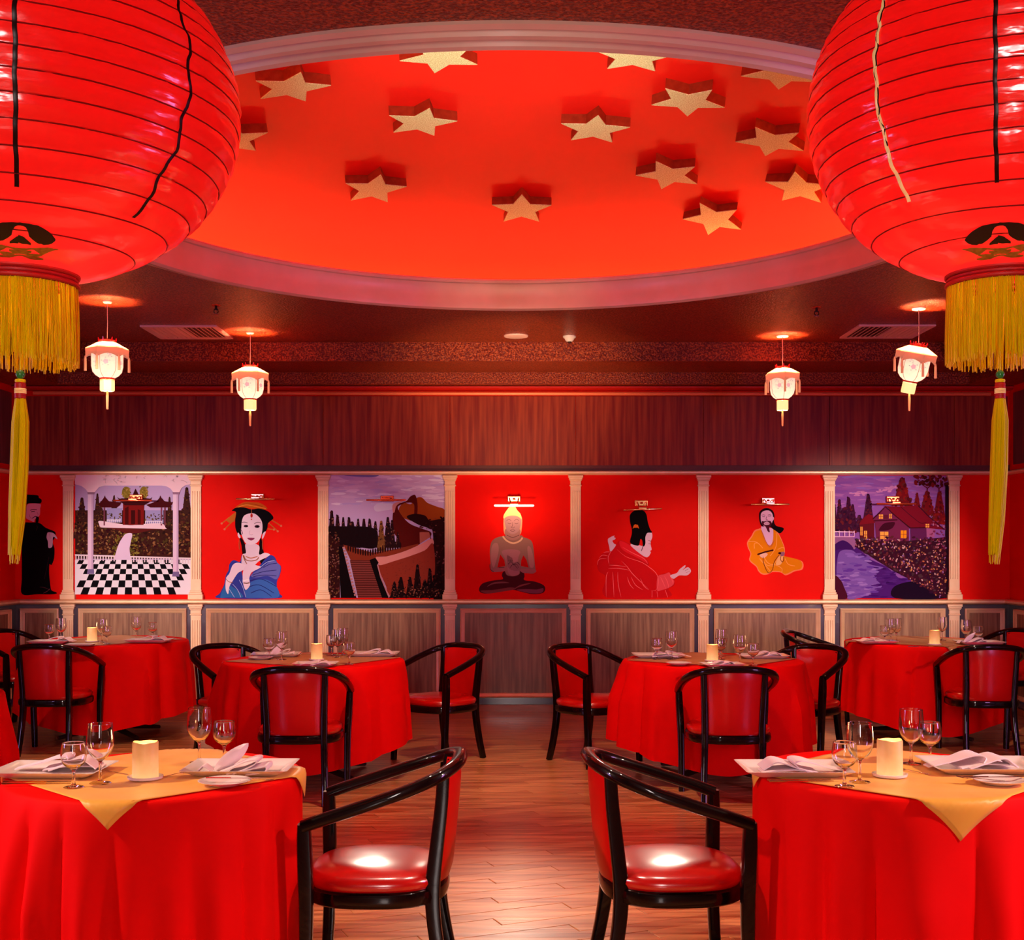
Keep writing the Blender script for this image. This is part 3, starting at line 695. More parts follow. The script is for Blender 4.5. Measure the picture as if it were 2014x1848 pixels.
# ---------------------------------------------------------------- small hexagonal lanterns
def small_lantern(px, ytop, ycan, label, tilt=(0,0), rz=.2, disc=False):
    d = F*(ZC-EYE)/(CY-ycan); X = (px-CX)*d/F; zt = EYE+(CY-ytop)*d/F
    t = thing('hexagon_lantern', label, 'lantern', (X, d, ZC), 0, 'small lit hexagonal lanterns')
    m = MB(); m.lathe([(.0001,-.016),(.028,-.014),(.032,-.006),(.032,0),(.0001,0)] if not disc else [(.0001,-.012),(.045,-.011),(.05,-.004),(.05,0),(.0001,0)], 24); m.build('ceiling_rose', M['white'], t)
    dz = zt-ZC
    m = MB(); m.tube([(0,0,0),(.002,0,dz*.5),(0,0,dz-.005)], .0028, 6); m.build('cord', M['cord'], t)
    def H(rz_=0): return Matrix.Translation((0,0,dz)) @ Matrix.Rotation(tilt[0], 4, 'X') @ Matrix.Rotation(tilt[1], 4, 'Y') @ Matrix.Rotation(rz, 4, 'Z')
    T = H()
    def hexl(prof, nsub=1, wav=None):
        vs = []; fs = []; n_ = 6*nsub
        for r, z in prof:
            for k in range(n_):
                a = k*2*PI/n_; kk = (a % (PI/3))-PI/6
                rr = r*math.cos(PI/6)/math.cos(kk)
                zz = z+(wav(kk, z) if wav else 0)
                vs.append(T @ Vector((rr*math.cos(a), rr*math.sin(a), zz)))
        for i in range(len(prof)-1):
            for k in range(n_): fs.append((i*n_+k, i*n_+(k+1)%n_, (i+1)*n_+(k+1)%n_, (i+1)*n_+k))
        return vs, fs
    def part(name, mt, prof, nsub=1, wav=None, sm=30):
        m = MB(); m.add(*hexl(prof, nsub, wav)); o = m.build(name, mt, t, sm); return o
    def loc(p): return T @ Vector(p)
    part('roof', M['paper_roof'], [(.054,-.018),(.066,-.020),(.145,-.062),(.148,-.070)])
    part('skirt', M['paper_roof'], [(.148,-.070),(.146,-.085),(.147,-.110)], 6, lambda kk, z: -.028*(abs(kk)/(PI/6))**2 if z < -.1 else 0, 20)
    body = MB(); body.add(*hexl([(.104,-.075),(.108,-.11),(.107,-.19),(.098,-.228),(.078,-.252),(.050,-.270)]))
    b = body.build('shade', M['paper'], t, 0)
    b.data.transform(Matrix.Identity(4))
    m = MB()
    for k in range(6):
        a = k*PI/3
        pts = [loc((r*math.cos(a), r*math.sin(a), z)) for r, z in ((.105,-.075),(.109,-.11),(.108,-.19),(.099,-.228),(.079,-.252),(.051,-.270))]
        m.tube(pts, .0018, 4)
    m.build('frame_wire', M['cord'], t)
    # printed blossoms with leaves on each pane
    fl = MB(); lf = MB()
    for k in range(6):
        a = (k+.5)*PI/3; ct, st = math.cos(a), math.sin(a); tx, ty = -st, ct; ap = .1075*math.cos(PI/6)+.0015
        for (u, z, r) in ((.012 if k % 2 else -.014, -.165, .021), (-.012 if k % 2 else .016, -.115, .010)):
            ring = []
            for j in range(10):
                q = r*(1 if j % 2 else .72); ang = j*PI/5
                ring.append(loc((ct*ap+tx*(u+q*math.cos(ang)), st*ap+ty*(u+q*math.cos(ang)), z+q*math.sin(ang))))
            fl.add(ring, [tuple(range(10))])
            for j in range(5):
                ang = j*1.3+k; cx_ = u+(r+.008)*math.cos(ang); cz = z+(r+.007)*math.sin(ang)
                lf.add([loc((ct*(ap+.0005)+tx*(cx_+dx), st*(ap+.0005)+ty*(cx_+dx), cz+dz_)) for dx, dz_ in ((-.006,0),(0,.004),(.006,0),(0,-.004))], [(0,1,2,3)])
    f_ = fl.build('blossom_print', M['flower'], b, 0); f_['kind'] = 'stuff'; f_ = lf.build('leaf_print', M['leafprint'], b, 0); f_['kind'] = 'stuff'
    m = MB()
    for z in (-.006, -.016):
        m.tube([loc((.056*math.cos(2*PI*k/24), .056*math.sin(2*PI*k/24), z)) for k in range(25)], .0045, 6, caps=False)
    for k in range(6): m.tube([loc((.056*math.cos(k*PI/3), .056*math.sin(k*PI/3), -.012)), loc((.062*math.cos(k*PI/3), .062*math.sin(k*PI/3), .014))], [.006,.004], 6)
    m.tube([loc((-.05,0,-.005)), loc((0,0,.004)), loc((.05,0,-.005))], .004, 6)
    m.build('red_crown', M['red_plastic'], t)
    m = MB(); m.tube([loc((.050*math.cos(2*PI*k/24), .050*math.sin(2*PI*k/24), -.276)) for k in range(25)], .007, 6, caps=False); m.build('red_ring', M['red_plastic'], t)
    part('cuff', M['paper_low'], [(.050,-.284),(.050,-.355),(.046,-.362)], 4)
    m = MB()
    top = loc((0,0,-.30)); bt = Vector((top.x, top.y, top.z))
    for i in range(26):
        a = i*2.4; r = .0085*math.sqrt((i+.5)/26)
        m.tube([bt+Vector((r*.5*math.cos(a), r*.5*math.sin(a), -.06)), bt+Vector((r*math.cos(a), r*math.sin(a), -.10)), bt+Vector((r*.7*math.cos(a), r*.7*math.sin(a), -.185-.006*math.sin(i)))], .0017, 3)
    m.build('tassel', M['lant_tassel'], t)
    m = MB()
    for k in range(6):
        a = k*PI/3; p0 = loc((.147*math.cos(a), .147*math.sin(a), -.12))
        m = MB(); m.tube([p0, p0+Vector((0,0,-.02)), p0+Vector((0,0,-.105))], [.004,.0085,.0095], 7); m.build('corner_tassel', M['lant_tassel'], t)
    c = T @ Vector((0,0,-.135))
    point('hexagon_bulb', (X+c.x, d+c.y, ZC+c.z+.03), 75, (1, .50, .22), .02)
    return t
small_lantern(211, 668, 592, 'lit small lantern at the far left beside the yellow fringe', (.0, 0), .35)
small_lantern(492, 718, 653, 'lit small lantern left of centre, right of the left air vent', (0, 0), .1)
small_lantern(1539, 720, 660, 'lit small lantern right of centre, left of the right air vent', (0, 0), .45, True)
small_lantern(1807, 676, 606, 'tilted lit small lantern at the far right beside the yellow fringe', (.22, .16), .6, True)

# ---------------------------------------------------------------- armchairs
def make_chair(label):
    t = thing('armchair', label, 'chair', (0,0,0), 0, 'black barrel armchairs with red upholstery')
    half = [(0,-.240,.790),(.085,-.236,.788),(.165,-.213,.777),(.226,-.165,.757),(.258,-.09,.728),(.270,0,.698),(.272,.09,.668),(.270,.17,.642),(.266,.238,.618)]
    path = [(-x,y,z) for x,y,z in half[::-1]]+half[1:]
    sp = spline(path, 5)
    n_ = len(sp); R = []
    for i in range(n_):
        u = abs(i/(n_-1)-.5)*2
        R.append((.0200, .0245))
    m = MB(); m.tube(sp, R, 12, sq=2.6); m.build('arm_rail', M['black'], t, 50)
    for s in (-1, 1):
        p = spline([(s*.264,.234,.626),(s*.262,.233,.56),(s*.256,.230,.44),(s*.252,.229,.36),(s*.248,.232,.18),(s*.246,.242,0)], 4)
        k_ = len(p); m = MB(); m.tube(p, [(.0195+.004*math.sin(PI*min(1, i/(k_-1)*1.3)), .0195+.003*math.sin(PI*min(1, i/(k_-1)*1.3)))if i < k_*.75 else (.0205-.003*(i-k_*.75)/(k_*.25), .0205-.003*(i-k_*.75)/(k_*.25)) for i in range(k_)], 10, sq=5, up=(0,1,0))
        m.build('leg', M['black'], t, 40)
        p = spline([(s*.178,-.196,.772),(s*.174,-.188,.66),(s*.168,-.172,.52),(s*.166,-.160,.40),(s*.168,-.166,.28),(s*.175,-.194,.12),(s*.180,-.226,0)], 4)
        k_ = len(p); m = MB(); m.tube(p, [(.0245-.005*abs(i/(k_-1)-.5)*2, .0205-.003*abs(i/(k_-1)-.5)*2) for i in range(k_)], 10, sq=5, up=(0,1,0))
        m.build('leg', M['black'], t, 40)
    # D-shaped seat outline
    def outl(k, n, g=0):
        a = 2*PI*k/n; c, s = math.cos(a), math.sin(a); e = 2/2.7
        return ((.236+g)*math.copysign(abs(c)**e, c), .030+(.222+g)*math.copysign(abs(s)**e, s))
    n = 44
    m = MB(); rings = [(-.004,.395),(.0,.405),(.006,.418),(.003,.433),(-.018,.447),(-.06,.458),(-.12,.465),(-.19,.468)]
    vs = []; 
    for g, z in rings:
        for k in range(n): x, y = outl(k, n, g); vs.append((x, y, z))
    vs.append((0,.03,.4685))
    fs = [(i*n+k, i*n+(k+1)%n, (i+1)*n+(k+1)%n, (i+1)*n+k) for i in range(len(rings)-1) for k in range(n)]
    fs += [((len(rings)-1)*n+k, (len(rings)-1)*n+(k+1)%n, len(vs)-1) for k in range(n)]
    m.add(vs, fs); m.build('seat', M['vinyl'], t, 60)
    m = MB(); rings = [(-.03,.352),(.004,.352),(.011,.358),(.014,.375),(.011,.396),(.004,.402),(-.03,.402)]
    vs = []
    for g, z in rings:
        for k in range(n): x, y = outl(k, n, g); vs.append((x, y, z))
    q = len(rings); m.add(vs, [(i*n+k, i*n+(k+1)%n, ((i+1)%q)*n+(k+1)%n, ((i+1)%q)*n+k) for i in range(q) for k in range(n)])
    o = m.build('seat_frame', M['black'], t, 40); fix_normals(o)
    # padded back between the rear posts
    m = MB(); nu, nv = 14, 10; F_, B_ = [], []
    for j in range(nv+1):
        v = j/nv
        for i in range(nu+1):
            u = -1+2*i/nu
            hw = .152+.012*v; ztop = .776-.012*u*u; z = .408+(ztop-.408)*v
            yb = -.160-.034*v-.040*(1-u*u)
            pad = .016*(1-u**6)*(1-(2*v-1)**8)
            F_.append((u*hw, yb+.006+pad, z)); B_.append((u*hw, yb-.006-pad*.6, z))
    N_ = (nu+1)*(nv+1); w_ = nu+1
    fs = [(j*w_+i, j*w_+i+1, (j+1)*w_+i+1, (j+1)*w_+i) for j in range(nv) for i in range(nu)]
    fb = [tuple(N_+k for k in f[::-1]) for f in fs]
    rim = [i for i in range(w_)]+[j*w_+nu for j in range(1, nv+1)]+[nv*w_+i for i in range(nu-1, -1, -1)]+[j*w_ for j in range(nv-1, 0, -1)]
    fr = [(rim[k], N_+rim[k], N_+rim[(k+1)%len(rim)], rim[(k+1)%len(rim)]) for k in range(len(rim))]
    m.add(F_+B_, fs+fb+fr); o = m.build('backrest', M['vinyl_back'], t, 50); fix_normals(o)
    m = MB(); m.tube([(u*.150, -.194-.040*(1-u*u), .768-.012*u*u) for u in [k/8-1 for k in range(17)]], .004, 6); m.build('piping', M['lant_gold_glow'] if False else M['black'], t)
    return t
CH = [  # x, depth, facing, label
 (-.418, 4.14, (-1, 0), 'nearest left armchair seen from the side, beside the front left table'),
 (.492, 4.15, (1, .06), 'nearest right armchair seen from the side, beside the front right table'),
 (-1.265, 7.39, (0, 1), 'armchair seen from behind at the near side of the middle left table'),
 (-1.96, 8.72, (.66, -.75), 'armchair left of the middle left table, partly behind its cloth'),
 (-.50, 8.80, (-.66, -.75), 'armchair between the middle left table and the open aisle, turned to the room'),
 (.535, 8.72, (.66, -.75), 'armchair between the open aisle and the middle right table, turned to the room'),
 (1.275, 7.39, (0, 1), 'armchair seen from behind at the near side of the middle right table'),
 (2.02, 8.66, (-.66, -.75), 'armchair right of the middle right table with a warm light patch on its back'),
 (2.50, 10.37, (.92, -.38), 'armchair behind the one right of the middle right table, facing the far right table'),
 (3.40, 9.03, (.06, 1), 'armchair seen from behind at the near side of the far right table'),
 (4.165, 10.50, (-.87, -.49), 'armchair at the right edge by the side wall, beside the far right table'),
 (-3.35, 9.10, (.02, 1), 'armchair seen from behind at the near side of the far left table'),
 (-4.17, 10.40, (.87, -.49), 'armchair at the left edge by the side wall, beside the far left table'),
]
proto = None
for X, D, (fx, fy), lab in CH:
    rz = math.atan2(-fx, fy)
    if proto is None:
        proto = make_chair(lab); proto.location = (X, D, 0); proto.rotation_euler = (0,0,rz)
    else: dup(proto, (X, D, 0), rz, lab)

# ---------------------------------------------------------------- tables with cloths
ZT = .75
def table(X, D, R, name, where, hem=lambda a: .10, folds=13, seed=1, over=None, dents=(), fold_amp=.085, flare=.035):
    t = thing('round_table', 'dark round table hidden under the red cloth, '+where, 'table', (X, D, 0), 0, 'round dining tables')
    m = MB(); m.lathe([(.0001,ZT-.035),(R-.03,ZT-.035),(R-.012,ZT-.022),(R-.012,ZT-.008),(R-.02,ZT-.004),(.0001,ZT-.004)], 48); m.build('tabletop', M['table'], t)
    m = MB(); m.lathe([(.12,.05),(.06,.07),(.042,.12),(.04,.62),(.07,.68),(.14,ZT-.035)], 20); m.build('pedestal', M['table'], t)
    for k in range(4):
        a = PI/4+k*PI/2; m = MB(); m.tube([(.05*math.cos(a), .05*math.sin(a), .075),(.22*math.cos(a), .22*math.sin(a), .045),(R*.72*math.cos(a), R*.72*math.sin(a), .016)], [(.03,.024),(.022,.022),(.015,.02)], 8); m.build('foot', M['table'], t)
    rnd = random.Random(seed); ph = [rnd.uniform(0, 2*PI) for _ in range(5)]
    n = 288; m = MB(); vs = []
    tops = [(R*.0001,0),(R*.35,0),(R*.7,0),(R*.93,0),(R-.006,-.0005),(R+.002,-.003),(R+.008,-.010)]
    for r, z in tops:
        for k in range(n): a = 2*PI*k/n; vs.append((r*math.cos(a), r*math.sin(a), ZT+.001+z))
    rows = 22
    for j in range(1, rows+1):
        u = j/rows
        for k in range(n):
            a = 2*PI*k/n
            w1 = folds*a/2+ph[0]+.9*math.sin(2*a+ph[1])+.5*math.sin(5*a+ph[3])
            f = abs(math.sin(w1))**.75*(.62+.38*math.sin(3*a+ph[2]))*2-1
            f += .22*math.sin(w1*3.3+1)*min(1, u*2)
            amp = fold_amp*min(1, u*2.2)**.75
            r = R+.008+flare*u+amp*(.5+.5*f)
            r = max(r, R+.006+.010*u)
            for (da, dr_) in dents:
                dd = abs((a-da+PI) % (2*PI)-PI)
                if dd < .7: r = min(r, R+.008+.005*u+.05*max(0, (dd-.45)/.25))
            zh = hem(a)
            z = ZT-.010-(ZT-.010-zh)*u
            vs.append((r*math.cos(a), r*math.sin(a), z))
    rows_t = len(tops)+rows
    m.add(vs, [(i*n+k, (i+1)*n+k, (i+1)*n+(k+1)%n, i*n+(k+1)%n) for i in range(rows_t-1) for k in range(n)])
    c = m.build('tablecloth', M['cloth'], None, 60); c.location = (X, D, 0)
    tag(c, 'red floor-length tablecloth with hanging folds, '+where, 'tablecloth', 'red tablecloths')
    if over:
        hd, rot, lab = over[:3]; ox, oy = over[3] if len(over) > 3 else (0, 0)      # half diagonal, shift
        s = hd/math.sqrt(2); g = 48; m = MB(); vs = []
        for i in range(g+1):
            for j in range(g+1):
                a_, b_ = -s+2*s*i/g, -s+2*s*j/g
                x = (a_-b_)/math.sqrt(2); y = (a_+b_)/math.sqrt(2)
                x, y = x*math.cos(rot)-y*math.sin(rot), x*math.sin(rot)+y*math.cos(rot)
                x += ox; y += oy
                r = math.hypot(x, y); zz = ZT+.0045
                lim = R+.004
                if r > lim:
                    e = r-lim; ang = min(e/.018, 1)*PI/2
                    rr = lim+.012*math.sin(ang)+.02*max(0, e-.02)+.004; dz_ = .012*(1-math.cos(ang))+max(0, e-.014)
                    x, y, zz = x*rr/r, y*rr/r, zz-dz_
                vs.append((x, y, zz+.0006*math.sin(i*.9)*math.sin(j*.7)))
        m.add(vs, [(i*(g+1)+j, (i+1)*(g+1)+j, (i+1)*(g+1)+j+1, i*(g+1)+j+1) for i in range(g) for j in range(g)])
        ov = M['overlay'] if 'front' in where else M['overlay_dim']; o = m.build('table_overlay', ov, None, 60); o.location = (X, D, 0)
        md = o.modifiers.new('thickness', 'SOLIDIFY'); md.thickness = .0016; md.offset = 1
        # hem: a second row along the border
        tag(o, lab, 'overlay cloth', 'gold overlay cloths')
        h = MB()
        def edge_pts(i0, j0, i1, j1):
            out = []
            for q in range(g+1):
                i = i0+(i1-i0)*q//g; j = j0+(j1-j0)*q//g; out.append(vs[i*(g+1)+j])
            return out
        for a4 in ((1,1,g-1,1),(g-1,1,g-1,g-1),(g-1,g-1,1,g-1),(1,g-1,1,1)):
            P_ = edge_pts(*a4); P_ = [Vector(p)+Vector((0,0,.0004)) for p in P_]
            h.tube(P_[::2], .0011, 4)
        h.build('hem_stitch', ov, o)
    return t
side_hem = lambda lo, hi: (lambda a: lo+(hi-lo)*abs(math.cos(a))**1.6)
TABLES = {
 'front left table': (-1.165, 4.06, .462), 'front right table': (1.262, 4.08, .462),
 'middle left table': (-1.315, 8.22, .585), 'middle right table': (1.315, 8.22, .585),
 'far left table': (-3.23, 9.98, .60), 'far right table': (3.235, 9.88, .585)}
T = TABLES
table(*T['front left table'], 'a', 'at the front left table', lambda a: .05, 15, 3, (.548, 0, 'gold square overlay with its corner hanging, on the front left table'), [(0, 0)], .075, .004)
table(*T['front right table'], 'b', 'at the front right table', lambda a: .05, 15, 8, (.548, 0, 'gold square overlay with a long bright corner, on the front right table', (.034, -.036)), [(PI, 0)], .075, .004)
table(*T['middle left table'], 'c', 'at the middle left table', side_hem(.09, .24), 12, 5, (.575, .25, 'dimmed gold overlay on the middle left table'), [(-PI/2, 0), (2.5, 0), (.68, 0)])
table(*T['middle right table'], 'd', 'at the middle right table', side_hem(.09, .24), 12, 12, (.575, .1, 'dimmed gold overlay on the middle right table'), [(-PI/2, 0), (.6, 0), (2.48, 0)])
table(*T['far left table'], 'e', 'at the far left table', side_hem(.08, .22), 13, 21, (.57, .15, 'dimmed gold overlay on the far left table'), [(-PI/2, 0), (2.7, 0)])
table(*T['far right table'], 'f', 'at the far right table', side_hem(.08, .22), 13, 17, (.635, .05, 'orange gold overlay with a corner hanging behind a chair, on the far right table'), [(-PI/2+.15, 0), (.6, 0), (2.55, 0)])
table(-3.17, 6.2, .585, 'g', 'table at the left picture edge', side_hem(.06, .12), 12, 31)

# ---------------------------------------------------------------- tableware
def goblet(kind, label, loc):
    tall = kind == 'tall'
    t = thing('wine_glass' if tall else 'water_goblet', label, 'glass', loc, 0, 'glasses on the tables')
    if tall:
        o_ = [(.0001,.0),(.031,.0),(.033,.0015),(.030,.0035),(.012,.007),(.0065,.012),(.0045,.025),(.0042,.052),(.0055,.066),(.011,.073),(.024,.083),(.0345,.098),(.0405,.118),(.0412,.138),(.0395,.160),(.0375,.184)]
        i_ = [(.0364,.1845),(.0384,.160),(.0400,.138),(.0393,.118),(.0332,.0995),(.0225,.0855),(.010,.0765),(.0001,.0745)]
    else:
        o_ = [(.0001,.0),(.028,.0),(.030,.0015),(.027,.0035),(.012,.006),(.0065,.010),(.0048,.020),(.0048,.042),(.0065,.052),(.014,.059),(.028,.069),(.0355,.082),(.0385,.097),(.0375,.115),(.0345,.136)]
        i_ = [(.0334,.1365),(.0363,.115),(.0372,.097),(.0343,.083),(.027,.0715),(.013,.0625),(.0001,.0605)]
    dense = lambda P: [(max(.0001, v.x), v.y) for v in spline([(a, b_, 0) for a, b_ in P], 5)]
    o_ = o_[:3]+dense(o_[3:]); i_ = i_[:1]+dense(i_)[1:]
    m = MB(); m.lathe(o_+i_, 36); o = m.build('bowl_and_stem', M['glass'], t, 60); fix_normals(o)
    r, z = i_[0][0]+.0005, i_[0][1]
    m = MB(); m.tube([(r*math.cos(2*PI*k/24), r*math.sin(2*PI*k/24), z) for k in range(25)], .0007, 4, caps=False); o = m.build('rim', M['glass'], t); fix_normals(o)
    return t
ZW = ZT+.0062
GL = {}
def glass(kind, px, py, label, z=ZW):
    p = onplane(px, py, z)
    if kind not in GL: GL[kind] = goblet(kind, label, p)
    else: dup(GL[kind], p, 0, label)
glass('small', 145, 1548, 'small goblet in front of the left tray, leftmost glass on the front left table')
glass('tall', 197, 1540, 'tall wine glass left of the candle on the front left table')
glass('tall', 392, 1499, 'tall wine glass right of the candle on the front left table', ZW)
glass('small', 441, 1496, 'small goblet rightmost on the front left table, behind the napkin')
glass('small', 1661, 1546, 'small goblet leftmost on the front right table, partly before a wine glass')
glass('tall', 1691, 1538, 'tall wine glass left of the candle on the front right table')
glass('tall', 1792, 1502, 'tall wine glass right of the candle on the front right table')
glass('small', 1829, 1498, 'small goblet rightmost on the front right table')
glass('small', 529, 1296, 'small goblet leftmost on the middle left table')
glass('tall', 554, 1297, 'tall wine glass left of the candle on the middle left table')
glass('small', 652, 1288, 'small goblet just right of the candle on the middle left table')
glass('tall', 664, 1292, 'tall wine glass behind the goblets right of the candle on the middle left table')
glass('tall', 674, 1288, 'tall wine glass farthest back on the middle left table')
glass('small', 687, 1306, 'small goblet rightmost and nearest on the middle left table')
glass('small', 1292, 1296, 'small goblet leftmost on the middle right table')
glass('tall', 1321, 1296, 'tall wine glass left of the candle on the middle right table')
glass('tall', 1419, 1291, 'tall wine glass just right of the candle on the middle right table')
glass('small', 1417, 1296, 'small goblet overlapping a wine glass just right of the candle on the middle right table')
glass('tall', 1455, 1306, 'tall wine glass nearest the viewer on the middle right table')
glass('small', 1481, 1308, 'small goblet rightmost on the middle right table')
glass('small', 97, 1262, 'small goblet leftmost on the far left table')
glass('tall', 120, 1262, 'tall wine glass left of the candle on the far left table')
glass('tall', 201, 1263, 'tall wine glass just right of the candle on the far left table')
glass('small', 210, 1266, 'small goblet overlapping a wine glass right of the candle on the far left table')
glass('tall', 268, 1258, 'tall wine glass standing apart at the back of the far left table')
glass('small', 300, 1257, 'small goblet rightmost on the far left table')
glass('small', 1740, 1265, 'small goblet leftmost on the far right table')
glass('tall', 1752, 1264, 'tall wine glass beside the leftmost goblet on the far right table')
glass('tall', 1763, 1262, 'tall wine glass left of the candle on the far right table')
glass('tall', 1853, 1259, 'tall wine glass just right of the candle on the far right table')
glass('tall', 1900, 1266, 'tall wine glass right of the bright wall pilaster on the far right table')
glass('small', 1924, 1266, 'small goblet rightmost on the far right table')

def candle(px, py, s, label, h=.112, r=.040):
    x, y, z = onplane(px, py, ZW)
    dish = MB(); dish.lathe([(.0001,0),(.046,0),(.054,.004),(.0555,.011),(.052,.012),(.045,.007),(.0001,.006)], 32)
    d = dish.build('candle_dish', M['porcelain']); tag(d, 'small pale dish under '+label, 'dish', 'candle dishes'); d.location = (x, y, z); d.scale = (s, s, s)
    t = thing('candle', label, 'candle', (x, y, z+.0065*s), 0, 'lit wax candles'); t.scale = (s, s, s)
    m = MB(); m.lathe([(.0001,0),(r,0),(r+.0005,.002),(r,.05),(r,h-.004),(r-.003,h),(r-.008,h-.001),(r-.012,h-.010),(.0001,h-.014)], 36)
    o = m.build('wax', M['wax'], t, 50)
    for v in o.data.vertices:
        a = math.atan2(v.co.y, v.co.x)
        if v.co.z > h-.006 and math.hypot(v.co.x, v.co.y) > r-.005: v.co.z += .0016*math.sin(2*a+1)+.001*math.sin(5*a)
    m = MB(); m.tube([(0,0,h-.016),(.0005,0,h-.008)], .0008, 5); m.build('wick', M['lant_black'], t)
    point('candle_glow', (x, y, z+h*s+.03), .55*s, (1, .55, .22), .02)
candle(286, 1532, 1.0, 'glowing wax candle on the front left table')
candle(1750, 1527, 1.0, 'glowing wax candle on the front right table')
candle(623, 1298, .92, 'glowing wax candle on the middle left table')
candle(1401, 1300, .92, 'glowing wax candle on the middle right table')
candle(181, 1262, .95, 'glowing wax candle on the far left table')
candle(1838, 1268, .95, 'glowing wax candle on the far right table')

PROT = {}
def place(kind, maker, name, cat, label, loc, rz, group, scale=None):
    """first time build, then copy"""
    if kind not in PROT:
        o = maker(); o.name = name; tag(o, label, cat, group); PROT[kind] = o
        o.location = loc; o.rotation_euler = (0,0,rz)
        if scale: o.scale = scale
        return o
    return dup(PROT[kind], loc, rz, label, group, scale or (1,1,1))
def tray_mk():
    t = bpy.data.objects.new('tray', None); COL.objects.link(t)
    def rr(hx, hy, z, c): return [(sx*(hx-c*(1-a)), sy*(hy-c*(1-b_)), z) for sx, sy, a, b_ in ((-1,-1,0,1),(-1,-1,1,0),(-1,1,1,0),(-1,1,0,1),(1,1,0,1),(1,1,1,0),(1,-1,1,0),(1,-1,0,1))]
    def rr2(hx, hy, z, c):
        o = []
        for (sx, sy, a0) in ((1,1,0),(-1,1,PI/2),(-1,-1,PI),(1,-1,1.5*PI)):
            for k in range(4):
                a = a0+k*PI/6; o.append((sx*(hx-c)+c*math.cos(a), sy*(hy-c)+c*math.sin(a), z))
        return o
    L_ = [(.13,.085,0,.02),(.135,.09,.002,.02),(.168,.122,.020,.012),(.172,.126,.0225,.012),(.166,.120,.0225,.012),(.134,.088,.006,.02),(.13,.085,.0045,.02)]
    m = MB(); vs = [v for q in L_ for v in rr2(*q)]; n = 16
    m.add(vs, [(i*n+k, i*n+(k+1)%n, (i+1)*n+(k+1)%n, (i+1)*n+k) for i in range(len(L_)-1) for k in range(n)]+[tuple(range(n))[::-1], tuple((len(L_)-1)*n+k for k in range(n))])
    o = m.build('dish_body', M['porcelain'], t, 40); return t
def plate_mk():
    t = bpy.data.objects.new('plate', None); COL.objects.link(t)
    m = MB(); m.lathe([(.0001,0),(.045,0),(.050,.003),(.072,.011),(.080,.0145),(.081,.0155),(.078,.016),(.070,.013),(.050,.006),(.0001,.005)], 40); m.build('dish_body', M['porcelain'], t, 50); return t
def sheet(m, path, w0, w1, th=.0035, skew=0):
    """a folded strip of cloth: path in (x,z), extruded along y with widths"""
    P = spline([(a, 0, b_) for a, b_ in path], 4); n = len(P); vs = []
    for i, p in enumerate(P):
        u = i/(n-1); w_ = w0+(w1-w0)*u; y0 = skew*u
        q = P[min(i+1, n-1)]-P[max(i-1, 0)]; nn = Vector((-q.z, 0, q.x)).normalized()*th
        vs += [p+Vector((0, y0-w_, 0)), p+Vector((0, y0+w_, 0)), p+nn+Vector((0, y0+w_, 0)), p+nn+Vector((0, y0-w_, 0))]
    m.add(vs, [(4*i+k, 4*i+(k+1)%4, 4*i+4+(k+1)%4, 4*i+4+k) for i in range(n-1) for k in range(4)]+[(3,2,1,0), tuple(4*(n-1)+k for k in range(4))])
def napkin_fan():
    t = bpy.data.objects.new('napkin', None); COL.objects.link(t)
    def bld(f, nm='fold'):
        m = MB(); f(m); o = m.build(nm, M['napkin'], t, 50); fix_normals(o)
    # tall leaf leaning right, two soft loops, a flat tail
    def leaf(m):
        n = 14; vs = []
        for i in range(n+1):
            u = i/n; w_ = .034*math.sin(PI*min(u*.92+.08, 1))**.7+.002
            cx_, cz = -.045+.10*u, .004+.088*u
            vs += [(cx_-w_*.55, .012-w_*.25, cz+w_*.35), (cx_, .004, cz+.002), (cx_+w_*.55, .018+w_*.25, cz-w_*.35)]
            vs += [(cx_+w_*.55-.001, .022+w_*.25, cz-w_*.35), (cx_, .008, cz+.002), (cx_-w_*.55, .016-w_*.25, cz+w_*.35)]
        m.add(vs, [(6*i+k, 6*i+(k+1)%6, 6*i+6+(k+1)%6, 6*i+6+k) for i in range(n) for k in range(6)]+[(5,4,3,2,1,0), tuple(6*n+k for k in range(6))])
    bld(leaf)
    bld(lambda m: sheet(m, [(-.03,.003),(.01,.018),(.06,.040),(.092,.046),(.088,.036),(.06,.022),(.02,.006)], .045, .055))
    bld(lambda m: sheet(m, [(.0,.002),(.05,.012),(.115,.026),(.124,.024),(.118,.012),(.06,.002)], .05, .05))
    bld(lambda m: sheet(m, [(-.10,.003),(-.085,.020),(-.078,.022),(-.055,.006)], .035, .02))
    return t
def napkin_flat():
    t = bpy.data.objects.new('napkin', None); COL.objects.link(t)
    def bld(f):
        m = MB(); f(m); o = m.build('fold', M['napkin'], t, 50); fix_normals(o)
    bld(lambda m: sheet(m, [(-.13,.003),(-.06,.020),(0,.038),(.03,.036),(.02,.022)], .02, .07, skew=.01))
    bld(lambda m: sheet(m, [(-.02,.004),(.03,.020),(.08,.034),(.105,.020),(.12,.008)], .065, .05, skew=-.02))
    bld(lambda m: sheet(m, [(-.04,.003),(.02,.012),(.08,.010),(.13,.004)], .05, .04, skew=.02))
    return t
def fork_mk():
    t = bpy.data.objects.new('fork', None); COL.objects.link(t)
    m = MB(); m.tube([(-.095,0,.002),(-.04,0,.0035),(.02,0,.005),(.04,0,.004)], [(.0015,.006),(.0014,.0045),(.0014,.003),(.0013,.009)], 8); m.build('handle', M['chrome'], t)
    for k in range(4):
        y = (-1.5+k)*.0055; m = MB(); m.tube([(.038,y*.9,.004),(.058,y,.0045),(.082,y,.0085)], [.0016,.0014,.0008], 5); m.build('tine', M['chrome'], t)
    return t
